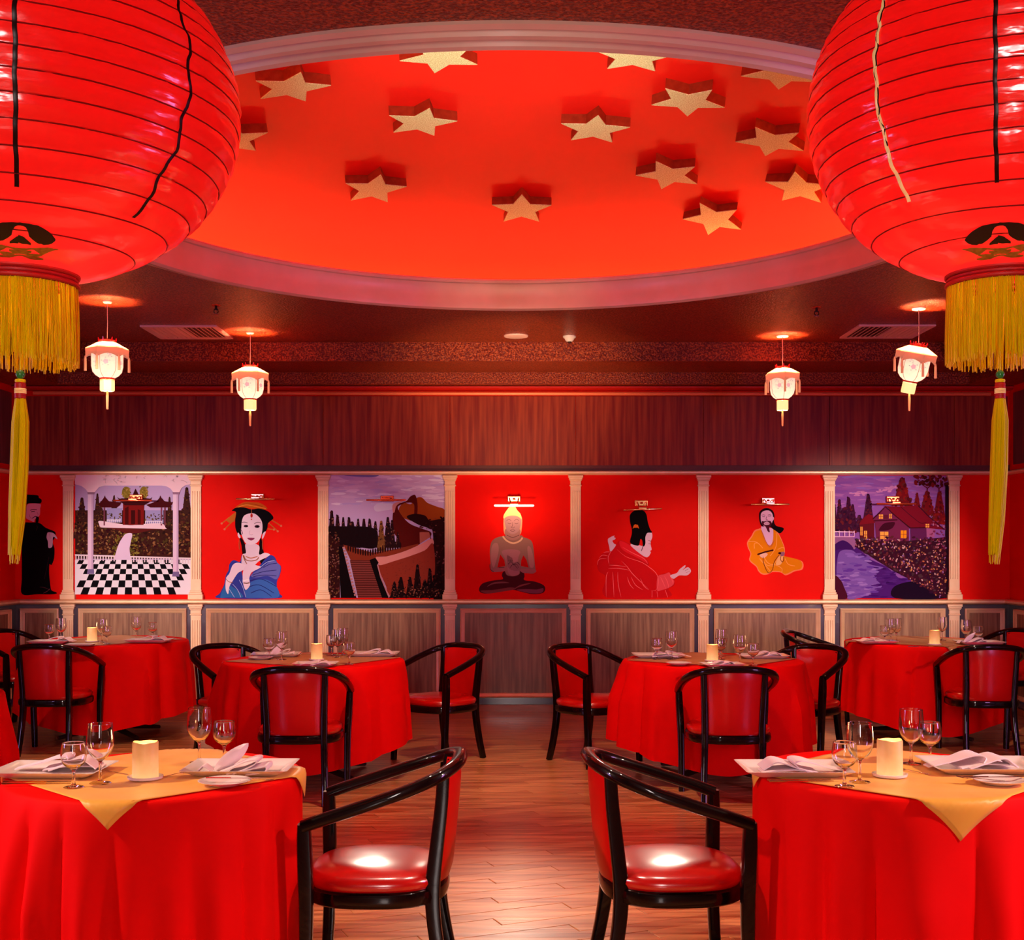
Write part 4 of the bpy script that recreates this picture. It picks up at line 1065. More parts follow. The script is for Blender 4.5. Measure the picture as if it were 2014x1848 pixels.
def knife_mk():
    t = bpy.data.objects.new('knife', None); COL.objects.link(t)
    m = MB(); m.tube([(-.10,0,.004),(-.02,0,.004)], [(.003,.0065),(.003,.005)], 8); m.build('handle', M['chrome'], t)
    m = MB(); m.tube([(-.02,0,.004),(.05,0,.004),(.095,0.004,.004)], [(.0009,.006),(.0007,.009),(.0006,.003)], 8); m.build('blade', M['chrome'], t)
    return t
def stick_mk():
    t = bpy.data.objects.new('chopstick', None); COL.objects.link(t)
    m = MB(); m.tube([(-.12,0,.003),(.03,0,.003)], [.0034,.0026], 6, sq=4); m.build('shaft', M['brass'], t)
    m = MB(); m.tube([(.03,0,.003),(.115,0,.003)], [.0026,.0015], 6); m.build('tip', M['chrome'], t)
    return t
NF = 'folded napkins'
def tray(px, py, rz, label, s=1.0, sy=1.0):
    place('tray', tray_mk, 'serving_tray', 'tray', label, onplane(px, py, ZW+.0005), rz, 'rectangular white plates', (s, s*sy, s))
def napkin(px, py, rz, label, style='flat', s=1.0, dz=.008):
    x, y, z = onplane(px, py, ZW+dz)
    place('nap'+style, napkin_fan if style == 'fan' else napkin_flat, 'folded_napkin', 'napkin', label, (x, y, z), rz, NF, (s, s, s))
def cutlery(kind, px, py, rz, label, z=ZW+.0005, s=1.0):
    mk = {'fork': fork_mk, 'knife': knife_mk, 'chopstick': stick_mk}[kind]
    x, y, zz = onplane(px, py, z)
    place(kind, mk, kind, 'cutlery' if kind != 'chopstick' else 'chopstick', label, (x, y, zz), rz, kind+'s on the tables', (s, s, s))
def plate(px, py, label, s=1.0):
    place('plate', plate_mk, 'side_plate', 'plate', label, onplane(px, py, ZW+.0005), 0, 'round side plates', (s, s, s))
# front left table
tray(106, 1521, -.03, 'white rectangular plate under a napkin, left of the candle on the front left table')
napkin(118, 1512, .12, 'pink napkin folded flat on the left plate of the front left table', 'flat', 1.05)
tray(474, 1517, 0, 'white rectangular plate at the right edge of the front left table')
napkin(452, 1519, 0, 'pink napkin folded into a tall pointed leaf on the front left table', 'fan', 1.0)
plate(442, 1543, 'round side plate in front of the napkin on the front left table')
cutlery('knife', 466, 1532, -.03, 'knife lying over the round side plate on the front left table', ZW+.017, .95)
cutlery('fork', 343, 1524, 1.05, 'fork beside the candle on the front left table', ZW+.0005, .75)
cutlery('fork', 508, 1535, .02, 'fork at the right edge of the front left table beside the side plate', ZW+.006, .6)
cutlery('fork', 228, 1520, 2.6, 'fork half hidden between wine glass and candle on the front left table', ZW+.0005, .6)
cutlery('chopstick', 73, 1542, .01, 'front one of two brass chopsticks on the front left table', ZW+.0005, .9)
cutlery('chopstick', 75, 1538.5, -.01, 'rear one of two brass chopsticks on the front left table', ZW+.0005, .9)
# front right table
tray(1560, 1519, 0, 'white rectangular plate at the left edge of the front right table', 1.0)
napkin(1576, 1517, PI, 'pink napkin in layered folds on the left plate of the front right table', 'flat', 1.05)
tray(1932, 1513, -.02, 'white rectangular plate under a napkin, right of the candle on the front right table', 1.08)
napkin(1905, 1508, .05, 'cream pink napkin with two peaks on the right plate of the front right table', 'flat', 1.1)
plate(1965, 1541, 'round side plate at the right edge of the front right table', 1.0)
cutlery('knife', 1956, 1530, .06, 'knife lying over the round side plate on the front right table', ZW+.017, 1.0)
cutlery('fork', 1925, 1533, 2.7, 'fork standing on the rim of the round side plate on the front right table', ZW+.016, .8)
cutlery('fork', 1792, 1517, 2.15, 'fork beside the candle on the front right table', ZW+.0005, .75)
cutlery('chopstick', 1573, 1534, .03, 'rear one of two chopsticks on the front right table', ZW+.0005, .85)
cutlery('chopstick', 1578, 1537, -.01, 'front one of two chopsticks on the front right table', ZW+.0005, .85)
# middle left table
tray(543, 1290, .1, 'white plate with napkin at the left of the middle left table', .95)
napkin(545, 1289, .1, 'pink napkin standing on the left plate of the middle left table', 'fan', .9)
tray(735, 1289, 0, 'white plate with napkin at the right of the middle left table', 1)
napkin(738, 1288, 0, 'pink napkin lying on the right plate of the middle left table', 'flat', 1)
tray(621, 1308, .0, 'white plate nearest the front of the middle left table', .8)
napkin(621, 1308, .05, 'pink napkin on the nearest plate of the middle left table', 'flat', .75)
plate(513, 1296, 'round side plate at the left rim of the middle left table')
cutlery('knife', 600, 1286, .1, 'knife at the back of the middle left table, left of the candle')
cutlery('fork', 553, 1307, .3, 'fork at the near left of the middle left table')
# middle right table
tray(1295, 1292, 0, 'white plate with napkin at the left of the middle right table', 1)
napkin(1320, 1292, PI, 'lilac napkin lying on the left plate of the middle right table', 'flat', 1)
tray(1500, 1293, 0, 'white plate with napkin at the right of the middle right table', .95)
napkin(1502, 1292, 0, 'lilac napkin lying on the right plate of the middle right table', 'flat', .95)
tray(1420, 1309, .1, 'white plate nearest the front of the middle right table', .75)
napkin(1415, 1308, .2, 'lilac napkin on the nearest plate of the middle right table', 'flat', .7)
plate(1335, 1307, 'round side plate at the near left of the middle right table')
cutlery('fork', 1353, 1307, -.3, 'fork over the side plate on the middle right table', ZW+.016)
cutlery('knife', 1262, 1295, 0, 'knife at the left rim of the middle right table')
# far left table
tray(100, 1264, 0, 'white plate with napkin at the left of the far left table', .9)
napkin(112, 1262, 0, 'pink napkin on the left plate of the far left table', 'flat', 1)
tray(160, 1269, 0, 'white plate nearest the front of the far left table', .6)
tray(295, 1262, 0, 'white plate with napkin at the right of the far left table', 1)
napkin(296, 1261, 0, 'pink napkin with peaked folds on the right plate of the far left table', 'flat', 1.1)
cutlery('fork', 188, 1270, .2, 'fork in front of the candle on the far left table')
# far right table
tray(1722, 1264, 0, 'white plate with napkin at the left of the far right table', .9)
napkin(1722, 1263, PI, 'pink napkin on the left plate of the far right table', 'flat', .9)
tray(1925, 1266, 0, 'white plate with napkin at the right of the far right table', 1)
napkin(1907, 1265, 0, 'lilac pleated napkin on the right plate of the far right table', 'fan', .9)
cutlery('knife', 1812, 1272, .02, 'knife in front of the candle on the far right table')
cutlery('fork', 1870, 1270, .9, 'fork right of the candle on the far right table')
# ---------------------------------------------------------------- murals painted on the back wall (flat paint layers)
class Mural:
    def __init__(s, label, ox, sc, cx):
        s.ox, s.sc = ox, sc; s.layer = 0; s.m = None; s.name = None; s.x0 = wx(cx)
        s.t = thing('wall_mural', label, 'mural', (s.x0, YW, wz(1174)), 0, 'murals between the wall pilasters')
        s.lp = None; s.z0 = wz(1174)
    def part(s, name):
        s.flush(); s.m = MB(); s.name = name
    def flush(s):
        if s.m and s.m.v:
            o = s.m.build(s.name, M['mural'], s.t, 0)
            if s.name in ('trees', 'foliage', 'bushes', 'flower_bank'): o['kind'] = 'stuff'
        s.m = None
    def pt(s, x, y):
        return (wx(s.ox+x/s.sc)-s.x0, -.0008-.00009*s.layer, wz(900+y/s.sc)-s.z0)
    def poly(s, pts, col, same=False):
        if not same: s.layer += 1
        c = srgb(*col)
        if len(pts) > 4:
            from mathutils.geometry import tessellate_polygon
            fs = tessellate_polygon([[Vector((p[0], p[1], 0)) for p in pts]])
        else: fs = [tuple(range(len(pts)))]
        out = []
        for f in fs:      # every face looks into the room
            a = sum(pts[f[i]][0]*pts[f[(i+1)%len(f)]][1]-pts[f[(i+1)%len(f)]][0]*pts[f[i]][1] for i in range(len(f)))
            out.append(tuple(f) if a < 0 else tuple(f)[::-1])
        s.m.add([s.pt(*p) for p in pts], out, 0, c)
    def ell(s, cx, cy, rx, ry, col, rot=0, n=18, same=False):
        c, q = math.cos(rot), math.sin(rot)
        s.poly([(cx+rx*math.cos(2*PI*k/n)*c-ry*math.sin(2*PI*k/n)*q, cy+rx*math.cos(2*PI*k/n)*q+ry*math.sin(2*PI*k/n)*c) for k in range(n)][::-1], col, same)
    def line(s, pts, w, col, smooth=True, same=False, taper=False):
        if not same: s.layer += 1
        P = spline([(a, b_, 0) for a, b_ in pts], 5) if smooth and len(pts) > 2 else [Vector((a, b_, 0)) for a, b_ in pts]
        n = len(P); L = []; R = []
        for i in range(n):
            d = (P[min(i+1, n-1)]-P[max(i-1, 0)]); d = d.normalized() if d.length > 1e-6 else Vector((1,0,0))
            ww = w/2*(1 if not taper else max(.15, math.sin(PI*(i+.5)/n)))
            L.append((P[i].x-d.y*ww, P[i].y+d.x*ww)); R.append((P[i].x+d.y*ww, P[i].y-d.x*ww))
        c = srgb(*col)
        for i in range(n-1):
            s.m.add([s.pt(*L[i]), s.pt(*L[i+1]), s.pt(*R[i+1]), s.pt(*R[i])], [(0,1,2,3)], 0, c)
    def sm(s, pts, col, k=5):     # smooth closed outline
        P = [Vector((a, b_, 0)) for a, b_ in pts]; n = len(P); out = []
        for i in range(n):
            p0, p1, p2, p3 = P[i-1], P[i], P[(i+1)%n], P[(i+2)%n]
            for q in range(k):
                t = q/k; v = .5*((2*p1)+(p2-p0)*t+(2*p0-5*p1+4*p2-p3)*t*t+(3*p1-p0-3*p2+p3)*t**3); out.append((v.x, v.y))
        # orient so that faces look into the room
        ar = sum(out[i][0]*out[(i+1)%len(out)][1]-out[(i+1)%len(out)][0]*out[i][1] for i in range(len(out)))
        s.poly(out if ar > 0 else out[::-1], col)
    def dabs(s, n, box, r, cols, seed=1, inside=None, asp=.6):
        rnd = random.Random(seed); D = []
        for _ in range(n):
            x, y = rnd.uniform(box[0], box[2]), rnd.uniform(box[1], box[3])
            if inside and not inside(x, y): continue
            q = r*rnd.uniform(.5, 1.3); D.append((x, y, q, q*asp, rnd.choice(cols), rnd.uniform(0, PI) if asp > .4 else rnd.uniform(-.12, .12)))
        s.scatter(D)
    def scatter(s, D, most=4):
        layers = [[] for _ in range(most)]
        for d in D:
            for L_ in layers:
                if all(abs(d[0]-e[0]) > d[2]+e[2] or abs(d[1]-e[1]) > max(d[3], d[2] if abs(d[5]) > .2 else 0)+max(e[3], e[2] if abs(e[5]) > .2 else 0) for e in L_):
                    L_.append(d); break
        for L_ in layers:
            s.layer += 1
            for x, y, a, b_, c, ro in L_: s.ell(x, y, a, b_, c, ro, 7, True)
    def tree(s, x, yb, yt, w, cols, seed=1, n=60):
        rnd = random.Random(seed); s.layer += 1
        s.poly([(x-w/2, yb), (x+w/2, yb), (x+w*.12, yt+8), (x, yt), (x-w*.12, yt+8)][::-1], cols[0], True); D = []
        for _ in range(n):
            v = rnd.random()**.8; y = yt+(yb-yt)*v; hw = w/2*(.18+.9*v); xx = x+rnd.uniform(-hw, hw)
            q = rnd.uniform(.07, .15)*w; D.append((xx, y, q, q*.7, rnd.choice(cols), rnd.uniform(.3, PI)))
        s.scatter(D, 3)
SK = (232,205,222)
# 0: robed man at the far left
u = Mural('leftmost mural, a standing man in a long black robe and tall hat', 0, 5.035, 76)
u.part('robe')
u.sm([(250,640),(300,640),(350,640),(400,650),(450,690),(520,720),(550,740),(545,790),(520,830),(540,900),(535,1000),(510,1060),(490,1055),(488,1150),(498,1250),(510,1310),(555,1330),(560,1345),(500,1352),(380,1350),(220,1350),(216,1200),(216,1000),(214,850),(210,720),(225,660)], (10,3,5))
u.line([(395,1280),(440,1285),(500,1310)], 4, (90,40,50)); u.line([(430,1340),(470,1320),(495,1295)], 4, (120,60,70)); u.line([(440,1200),(455,1130),(470,1060),(485,980)], 3, (60,25,35))
u.line([(360,720),(370,690),(365,670)], 4, (70,35,40))
u.part('face')
u.sm([(262,500),(275,460),(330,452),(392,455),(405,470),(398,500),(398,530),(392,570),(370,590),(345,610),(335,635),(290,615),(262,600),(258,560)], (226,150,165))
u.line([(300,520),(330,512),(365,516)], 7, (90,30,40)); u.line([(310,535),(345,530)], 8, (60,20,30)); u.line([(368,540),(378,560),(370,570)], 3, (150,80,90))
u.line([(322,600),(335,588),(352,580),(368,584)], 7, (20,5,8)); u.sm([(360,585),(385,590),(378,640),(355,680),(352,640)], (12,3,5))
u.line([(290,560),(300,590),(320,600)], 3, (150,80,90))
u.part('hat'); u.sm([(244,372),(300,366),(376,372),(386,395),(412,415),(402,450),(330,450),(270,458),(262,520),(255,600),(240,620),(238,520),(236,450)], (8,2,3))
u.part('hands'); u.sm([(468,750),(480,738),(520,742),(545,760),(568,798),(560,802),(540,785),(525,790),(520,870),(505,890),(480,888),(475,830),(462,790)], (205,165,185))
u.line([(490,745),(500,800)], 2, (120,80,100)); u.flush()

# 1: checkered terrace and pavilion
u = Mural('mural of a pavilion garden behind a black and white checkered terrace', 0, 5.035, 261)
u.part('background'); u.poly([(745,165),(1893,165),(1893,1352),(745,1352)], (186,160,205)); u.poly([(745,520),(1893,520),(1893,1000),(745,1000)], (60,25,22))
u.part('foliage')
DK = [(60,30,25),(90,45,30),(45,20,22),(110,75,35),(80,30,30)]
for k, (x, yb, yt, w_) in enumerate(((812,700,390,110),(770,800,520,90),(965,620,350,70),(1130,520,370,60),(1150,620,480,50),(1680,700,385,70),(1850,640,290,110),(1790,820,520,110),(1000,620,430,60))): u.tree(x, yb, yt, w_, DK, k+3, 50)
for k, (x, y, rx, ry) in enumerate(((1250,345,42,60),(1425,345,40,62))): u.ell(x, y, rx, ry, (130,110,40)); u.dabs(30, (x-rx,y-ry,x+rx,y+ry), 10, [(150,125,50),(110,90,30),(170,140,70)], k)
u.dabs(900, (745,640,1893,955), 15, [(60,30,20),(90,50,30),(40,18,16),(120,70,40),(75,55,25),(140,95,60),(50,10,20)], 5)
u.part('path'); u.dabs(160, (1085,740,1400,985), 13, [(120,100,35),(140,120,50),(90,80,30)], 6, lambda x, y: 1140-(y-740)*.15 < x < 1370)
u.sm([(1250,752),(1310,752),(1298,830),(1285,900),(1283,1025),(1140,1025),(1150,940),(1180,850),(1215,790)], (222,195,225))
u.part('pavilion')
u.poly([(1060,500),(1210,500),(1210,640),(1060,640)], (150,140,190)); u.poly([(1440,520),(1620,520),(1620,650),(1440,650)], (150,140,190))
u.dabs(60, (1060,550,1620,620), 12, [(90,60,40),(70,45,30),(120,90,50)], 8, lambda x, y: not 1205 < x < 1440)
u.sm([(985,625),(1100,640),(1200,655),(1300,668),(1420,655),(1600,650),(1640,690),(1630,705),(1380,702),(1150,698),(1010,690),(985,660)], (230,200,215))
u.poly([(1000,690),(1630,705),(1500,715),(1380,745),(1240,745),(1150,708)], (90,25,25))
u.poly([(1220,455),(1430,455),(1425,665),(1218,665)], (120,20,20)); u.poly([(1240,500),(1275,480),(1275,660),(1240,660)], (70,8,10)); u.poly([(1300,520),(1340,520),(1340,655),(1300,655)], (60,8,10)); u.poly([(1365,510),(1395,520),(1395,660),(1365,660)], (70,8,10))
for a, b_, c in ((955,1040,1210),(1430,1590,1720)):
    u.poly([(a,455),(a+25,465),(b_-35,430),(b_-8,395),(b_,372),(b_+8,395),(b_+40,430),(c-15,440),(c,432),(c-20,470),(c-50,492),(a+60,492)], (70,12,18))
u.poly([(1160,388),(1185,405),(1290,398),(1320,360),(1343,305),(1368,355),(1400,395),(1490,405),(1508,390),(1490,435),(1430,470),(1240,470),(1190,430)], (60,10,16))
for x in (1035,1600,1635): u.poly([(x-7,490),(x+7,490),(x+7,670),(x-7,670)], (120,60,80))
for x0, x1, y in ((1060,1200,612),(1440,1610,625)):
    u.poly([(x0,y),(x1,y),(x1,y+7),(x0,y+7)], (235,220,235)); u.layer += 1
    k = x0
    while k < x1: u.poly([(k,y+7),(k+7,y+7),(k+7,y+28),(k,y+28)], (230,215,230), True); k += 20
u.part('checkered_terrace')
rows = [1010,1052,1100,1152,1213,1282,1352]; vx, vy = 1310, 150
u.poly([(745,1010),(1893,1010),(1893,1352),(745,1352)], (236,226,238)); u.layer += 1
def cxx(k, y): return vx+(k*73)*(y-vy)/(1352-vy)
for r in range(6):
    for k in range(-12, 13):
        if (k+r) % 2: continue
        y0_, y1_ = rows[r], rows[r+1]; q = [(cxx(k,y0_),y0_),(cxx(k+1,y0_),y0_),(cxx(k+1,y1_),y1_),(cxx(k,y1_),y1_)]
        if q[2][0] < 745 or q[0][0] < 745 or q[1][0] > 1893 or q[3][0] < 745 or q[2][0] > 1893: continue
        u.poly(q, (12,8,14), True)
u.part('balustrade')
for x0, x1 in ((745,1140),(1290,1893)):
    y0_ = 955+(x0-745)*.03; y1_ = 955+(x1-745)*.03
    u.poly([(x0,y0_),(x1,y1_),(x1,y1_+14),(x0,y0_+14)], (232,212,222)); u.layer += 1
    k = x0+4
    while k < x1-8:
        y = 955+(k-745)*.03; u.poly([(k,y+14),(k+12,y+14),(k+12,y+58),(k,y+58)], (225,205,215), True); k += 27
u.part('colonnade')
for x0, x1, yb in ((872,928,1110),(1715,1770,1135)): u.poly([(x0,350),(x1,350),(x1,yb),(x0,yb)], (226,196,222)); u.poly([(x0+36,350),(x1,350),(x1,yb),(x0+36,yb)], (200,165,200)); u.poly([(x0-4,338),(x1+14,338),(x1+8,362),(x0,362)], (150,110,140)); u.poly([(x0,yb-8),(x1+6,yb-8),(x1+8,yb+40),(x0-8,yb+40)], (120,100,150))
u.poly([(745,165),(1893,165),(1893,262),(1840,272),(1800,300),(1780,340),(1718,340),(1690,305),(1650,282),(1600,276),(1040,276),(985,290),(950,330),(945,340),(872,340),(850,310),(810,280),(745,262)], (240,205,218))
rnd = random.Random(4)
for k in range(16):
    x = rnd.uniform(1000,1850); y = rnd.uniform(180,235); P = [(x,y)]
    for j in range(3): x += rnd.uniform(-28,34); y += rnd.uniform(-18,26); P.append((x, min(max(y,170),268)))
    u.line(P, 2.2, (110,80,100), True, True)
u.flush()

# 2: woman in blue
u = Mural('mural of a woman with hair ornaments wrapped in a blue robe', 380, 6.1615, 510)
u.part('hair_ornaments')
GD = (190,105,40)
for a, b_ in (((520,660),(345,795)),((505,740),(380,865)),((890,715),(1065,825)),((905,780),(1025,890)),((900,860),(980,870))):
    u.line([a, b_], 16, GD, False, False, True); u.ell(b_[0], b_[1], 13, 13, (220,110,80))
u.poly([(525,650),(500,770),(440,790),(400,760),(470,700)][::-1], (185,100,35))
u.sm([(505,610),(570,560),(640,535),(720,540),(800,545),(880,590),(890,625),(780,615),(700,612),(600,600)], (200,90,25)); u.line([(540,600),(640,570),(760,590),(880,615)], 8, (230,150,60)); u.line([(600,560),(720,560),(840,590)], 6, (140,60,20))
u.part('hair'); u.sm([(470,640),(520,605),(610,600),(705,625),(800,615),(900,645),(960,700),(968,740),(910,790),(895,860),(845,920),(700,930),(560,930),(515,860),(508,760),(520,660)], (12,6,12))
u.sm([(560,960),(600,990),(640,1080),(640,1150),(600,1170),(585,1060)], (30,5,12)); u.sm([(810,980),(830,990),(850,1120),(875,1210),(855,1280),(820,1280),(795,1180),(800,1060)], (22,5,10))
u.part('skin'); u.sm([(640,1040),(640,1150),(600,1170),(575,1260),(560,1300),(700,1330),(800,1250),(930,1180),(870,1150),(800,1170),(795,1060)], (225,200,218))
u.sm([(548,905),(575,960),(560,975),(540,940)], SK); u.sm([(880,895),(845,980),(835,960),(850,910)], SK)
u.sm([(585,850),(590,770),(620,700),(700,672),(760,685),(815,740),(838,800),(838,880),(815,970),(770,1030),(700,1052),(640,1035),(605,980),(580,900)], (236,212,228))
u.line([(590,785),(620,778),(660,790)], 6, (40,15,30)); u.line([(740,800),(780,780),(820,790)], 6, (40,15,30))
u.ell(640,828,28,15,(60,25,45)); u.ell(775,832,32,17,(60,25,45)); u.ell(645,828,12,13,(10,3,8)); u.ell(778,833,13,14,(10,3,8)); u.line([(570,855),(590,890),(600,925)], 8, (90,50,80))
u.line([(690,880),(685,925),(705,935),(725,925)], 3, (170,130,160)); u.sm([(655,973),(695,968),(745,973),(720,998),(690,1000)], (140,50,90))
u.ell(708,700,14,26,(190,40,30)); u.ell(708,745,7,9,(210,60,40)); u.line([(706,612),(708,680)], 5, (190,110,60), False)
u.part('robe')
u.sm([(585,1165),(570,1260),(490,1240),(440,1290),(430,1360),(395,1430),(375,1540),(325,1640),(320,1700),(1035,1700),(1020,1620),(1015,1500),(1050,1420),(1065,1320),(1020,1270),(985,1200),(930,1180),(860,1240),(820,1290),(760,1340),(700,1420),(640,1480),(590,1400)], (50,58,150))
u.sm([(700,1420),(840,1330),(960,1230),(1020,1270),(1060,1330),(1015,1470),(900,1430),(760,1450)], (95,95,170))
u.sm([(640,1560),(760,1480),(900,1480),(1010,1560),(1030,1690),(760,1695),(640,1690)], (55,95,175)); u.sm([(400,1520),(470,1560),(560,1620),(600,1690),(420,1690),(330,1690)], (45,100,170))
for L_ in ([(830,1310),(900,1250),(985,1235)],[(850,1330),(930,1290),(1020,1275)],[(720,1420),(850,1380),(1010,1360)],[(730,1440),(860,1420),(1010,1430)],[(690,1490),(830,1470),(1010,1560)],[(660,1570),(800,1540),(980,1640)],[(700,1640),(820,1600),(950,1680)]):
    u.line(L_, 7, (30,25,100)); 
for L_ in ([(825,1318),(900,1262),(985,1245)],[(560,1480),(600,1560),(640,1690)],[(480,1530),(540,1600),(580,1690)],[(420,1560),(470,1640),(500,1690)],[(620,1420),(600,1500),(640,1560)]): u.line(L_, 6, (170,180,225))
u.part('hands')
u.sm([(480,1300),(540,1270),(610,1290),(650,1310),(620,1350),(590,1370),(540,1400),(480,1490),(440,1560),(425,1650),(395,1590),(400,1460),(440,1400)], (232,206,222))
u.sm([(650,1290),(700,1270),(760,1300),(820,1318),(800,1340),(740,1370),(700,1400),(680,1470),(690,1540),(640,1600),(610,1540),(600,1440),(610,1360)], (228,200,218))
u.line([(400,1465),(430,1500),(480,1510)], 7, (150,90,40)); u.line([(400,1450),(430,1480),(480,1495)], 4, (240,225,230)); u.line([(608,1490),(650,1480),(685,1482)], 8, (250,240,240)); u.line([(610,1515),(650,1520),(685,1512)], 13, (110,60,30))
u.part('necklace'); u.line([(610,1180),(640,1235),(705,1250),(770,1235),(795,1205)], 9, (150,80,30)); u.line([(640,1195),(700,1215),(780,1195)], 10, (190,110,70)); u.line([(605,1180),(620,1230),(650,1285)], 7, (150,80,30))
for x in (560, 842): u.line([(x,990),(x-3,1050),(x,1110)], 6, (170,100,60))
u.flush()

# 3: wall winding over the hills
u = Mural('mural of a stone wall with stairs winding over wooded hills', 620, 6.161, 761)
u.part('sky'); u.poly([(150,205),(1575,205),(1575,1695),(150,1695)], (192,166,214))
u.dabs(160, (170,210,1560,560), 90, [(202,176,218),(210,190,228),(190,160,208),(218,205,235),(180,160,216)], 3, None, .16)
u.sm([(350,215),(500,205),(760,208),(700,235),(500,228)], (120,110,180)); u.sm([(710,600),(760,560),(940,555),(938,620),(830,640),(740,650)], (205,195,225))
u.part('hills')
u.sm([(1220,490),(1290,480),(1360,545),(1470,590),(1575,640),(1575,820),(1450,840),(1300,780),(1150,760),(1020,700),(1020,600),(1080,545),(1160,560)], (150,65,20))
u.sm([(1110,520),(1150,470),(1200,448),(1222,470),(1240,560),(1235,680),(1200,690),(1195,560),(1100,545),(1060,560),(1000,600),(1050,700),(1150,800),(1300,860),(1400,900),(1390,960),(1280,1000),(1260,1050),(1060,1100),(1000,980),(945,880),(940,680),(985,570),(1060,540)], (85,15,12))
u.sm([(945,560),(1060,525),(985,580),(960,660),(940,650)], (200,130,130))
u.part('trees')
DT = [(40,14,20),(60,24,26),(28,8,14),(85,40,36),(120,75,65)]
for k, (x, yt, w_) in enumerate(((200,635,120),(270,690,110),(340,715,90),(410,720,110),(520,735,90),(590,735,110),(660,740,110),(730,765,90),(880,715,110),(930,750,90),(450,770,130),(1000,900,60))): u.tree(x, 1090, yt, w_, DT, k+1, 40)
u.tree(800, 1130, 760, 110, [(120,75,40),(150,100,50),(90,50,30),(60,25,20)], 9, 60)
u.sm([(150,850),(300,830),(700,850),(760,1000),(700,1100),(400,1060),(280,1060),(150,1100)], (24,6,12))
u.poly([(150,900),(300,1040),(300,1695),(150,1695)][::-1], (50,14,16)); u.dabs(160, (150,900,300,1695), 13, [(90,40,40),(40,12,14),(140,90,80),(110,70,40)], 3)
u.sm([(1110,720),(1200,680),(1330,700),(1390,760),(1520,745),(1575,800),(1575,1695),(1430,1695),(1430,960),(1380,860),(1250,810)], (40,10,14)); u.dabs(140, (1250,700,1575,1690), 15, [(70,25,25),(25,5,10),(110,60,60),(60,20,30)], 8, lambda x, y: x > 1430 or y < 860)
u.part('battlement')
u.poly([(340,1050),(440,1080),(700,1150),(1000,1100),(1250,1040),(1250,1120),(1000,1190),(740,1200),(720,1240),(430,1240)], (130,50,30)); u.layer += 1
for k in range(22):
    x = 400+k*30; y = 1055+60*math.sin(min(k, 10)/10*PI*.6)-(max(0, k-9))*7
    u.ell(x, y+35, 11, 42, (40,12,14), 0, 8, True)
u.sm([(735,1205),(860,1195),(1060,1140),(1250,1060),(1390,985),(1425,985),(1432,1050),(1330,1120),(1150,1190),(960,1250),(800,1300),(760,1270)], (214,140,134))
u.poly([(1265,900),(1380,900),(1395,960),(1268,1040)], (170,95,80)); u.line([(1250,900),(1340,892),(1385,905),(1400,985)], 9, (90,25,20))
u.sm([(750,1290),(800,1300),(960,1250),(1150,1190),(1330,1120),(1432,1050),(1432,1500),(1200,1650),(910,1695),(860,1560),(790,1400)], (140,50,35))
rnd = random.Random(5); u.layer += 1
for k in range(150):
    x = rnd.uniform(800,1420); y = rnd.uniform(1200,1660)
    if y > 1330-(x-800)*.35 and x > 780+(y-1290)*.28: u.poly([(x,y),(x+16,y),(x+16,y+3),(x,y+3)], (100,32,24), True)
u.line([(752,1290),(790,1430),(850,1590),(905,1690)], 20, (190,130,140))
u.part('stairs')
u.poly([(285,1070),(330,1080),(440,1540),(500,1695),(310,1695)], (16,4,8)); u.poly([(655,1240),(730,1210),(770,1270),(750,1300),(790,1450),(890,1695),(800,1695),(700,1370)], (14,4,8))
u.poly([(420,1240),(660,1240),(810,1695),(520,1695)], (130,60,55)); u.layer += 1
for k in range(21):
    y = 1245+k*21.5; v = (y-1240)/455; u.poly([(420+100*v,y),(660+150*v,y),(662+150*v,y+8),(422+100*v,y+8)], (60,12,14), True)
u.layer += 1
for k in range(16):
    y = 1080+k*38; x = 330+k*9.3; u.poly([(x,y),(x+28,y-5),(x+32,y+16),(x+5,y+24)], (190,130,130), True)
u.part('bushes')
for k, (x, yt, w_) in enumerate(((1040,1440,120),(1150,1440,110),(1240,1290,120),(1390,1340,110),(1500,1220,120),(960,1500,100),(1330,1480,130),(1450,1420,120))): u.tree(x, 1695, yt, w_, [(26,6,10),(45,14,16),(16,4,8),(70,35,35)], k+30, 45)
u.dabs(130, (930,1560,1570,1690), 10, [(110,60,40),(150,90,70),(60,25,20),(30,10,12)], 12); u.flush()

# 4: seated statue
u = Mural('mural of a seated stone figure in meditation under the lit picture light', 880, 6.1615, 1010)
ST = (150,105,95); STL = (178,120,115); STD = (95,55,55)
u.part('legs'); u.sm([(660,1420),(700,1370),(900,1370),(935,1430),(930,1480),(1060,1500),(1160,1540),(1185,1590),(1150,1640),(1020,1650),(880,1620),(790,1600),(640,1620),(480,1645),(400,1630),(385,1580),(430,1520),(560,1485),(670,1470)], (75,20,28))
u.sm([(400,1610),(560,1600),(760,1570),(830,1590),(640,1625),(480,1645)], (125,60,60)); u.sm([(840,1600),(960,1590),(1080,1595),(1160,1580),(1140,1635),(1000,1640)], (130,60,80)); u.line([(480,1560),(560,1520),(680,1510),(750,1515)], 22, (130,70,70), True, False, True); u.line([(820,1580),(900,1545),(1010,1520)], 20, (130,65,65), True, False, True)
u.part('torso'); u.sm([(670,950),(590,970),(535,1020),(515,1120),(520,1250),(530,1360),(560,1385),(680,1360),(720,1420),(800,1435),(870,1410),(890,1360),(960,1395),(1060,1390),(1055,1250),(1040,1080),(1010,1000),(920,960),(890,940),(800,1000),(700,950)], ST)
u.poly([(640,1170),(690,1240),(700,1310),(605,1330),(625,1240)], (190,8,6)); u.poly([(920,1180),(960,1240),(985,1330),(890,1310),(895,1240)], (190,8,6))
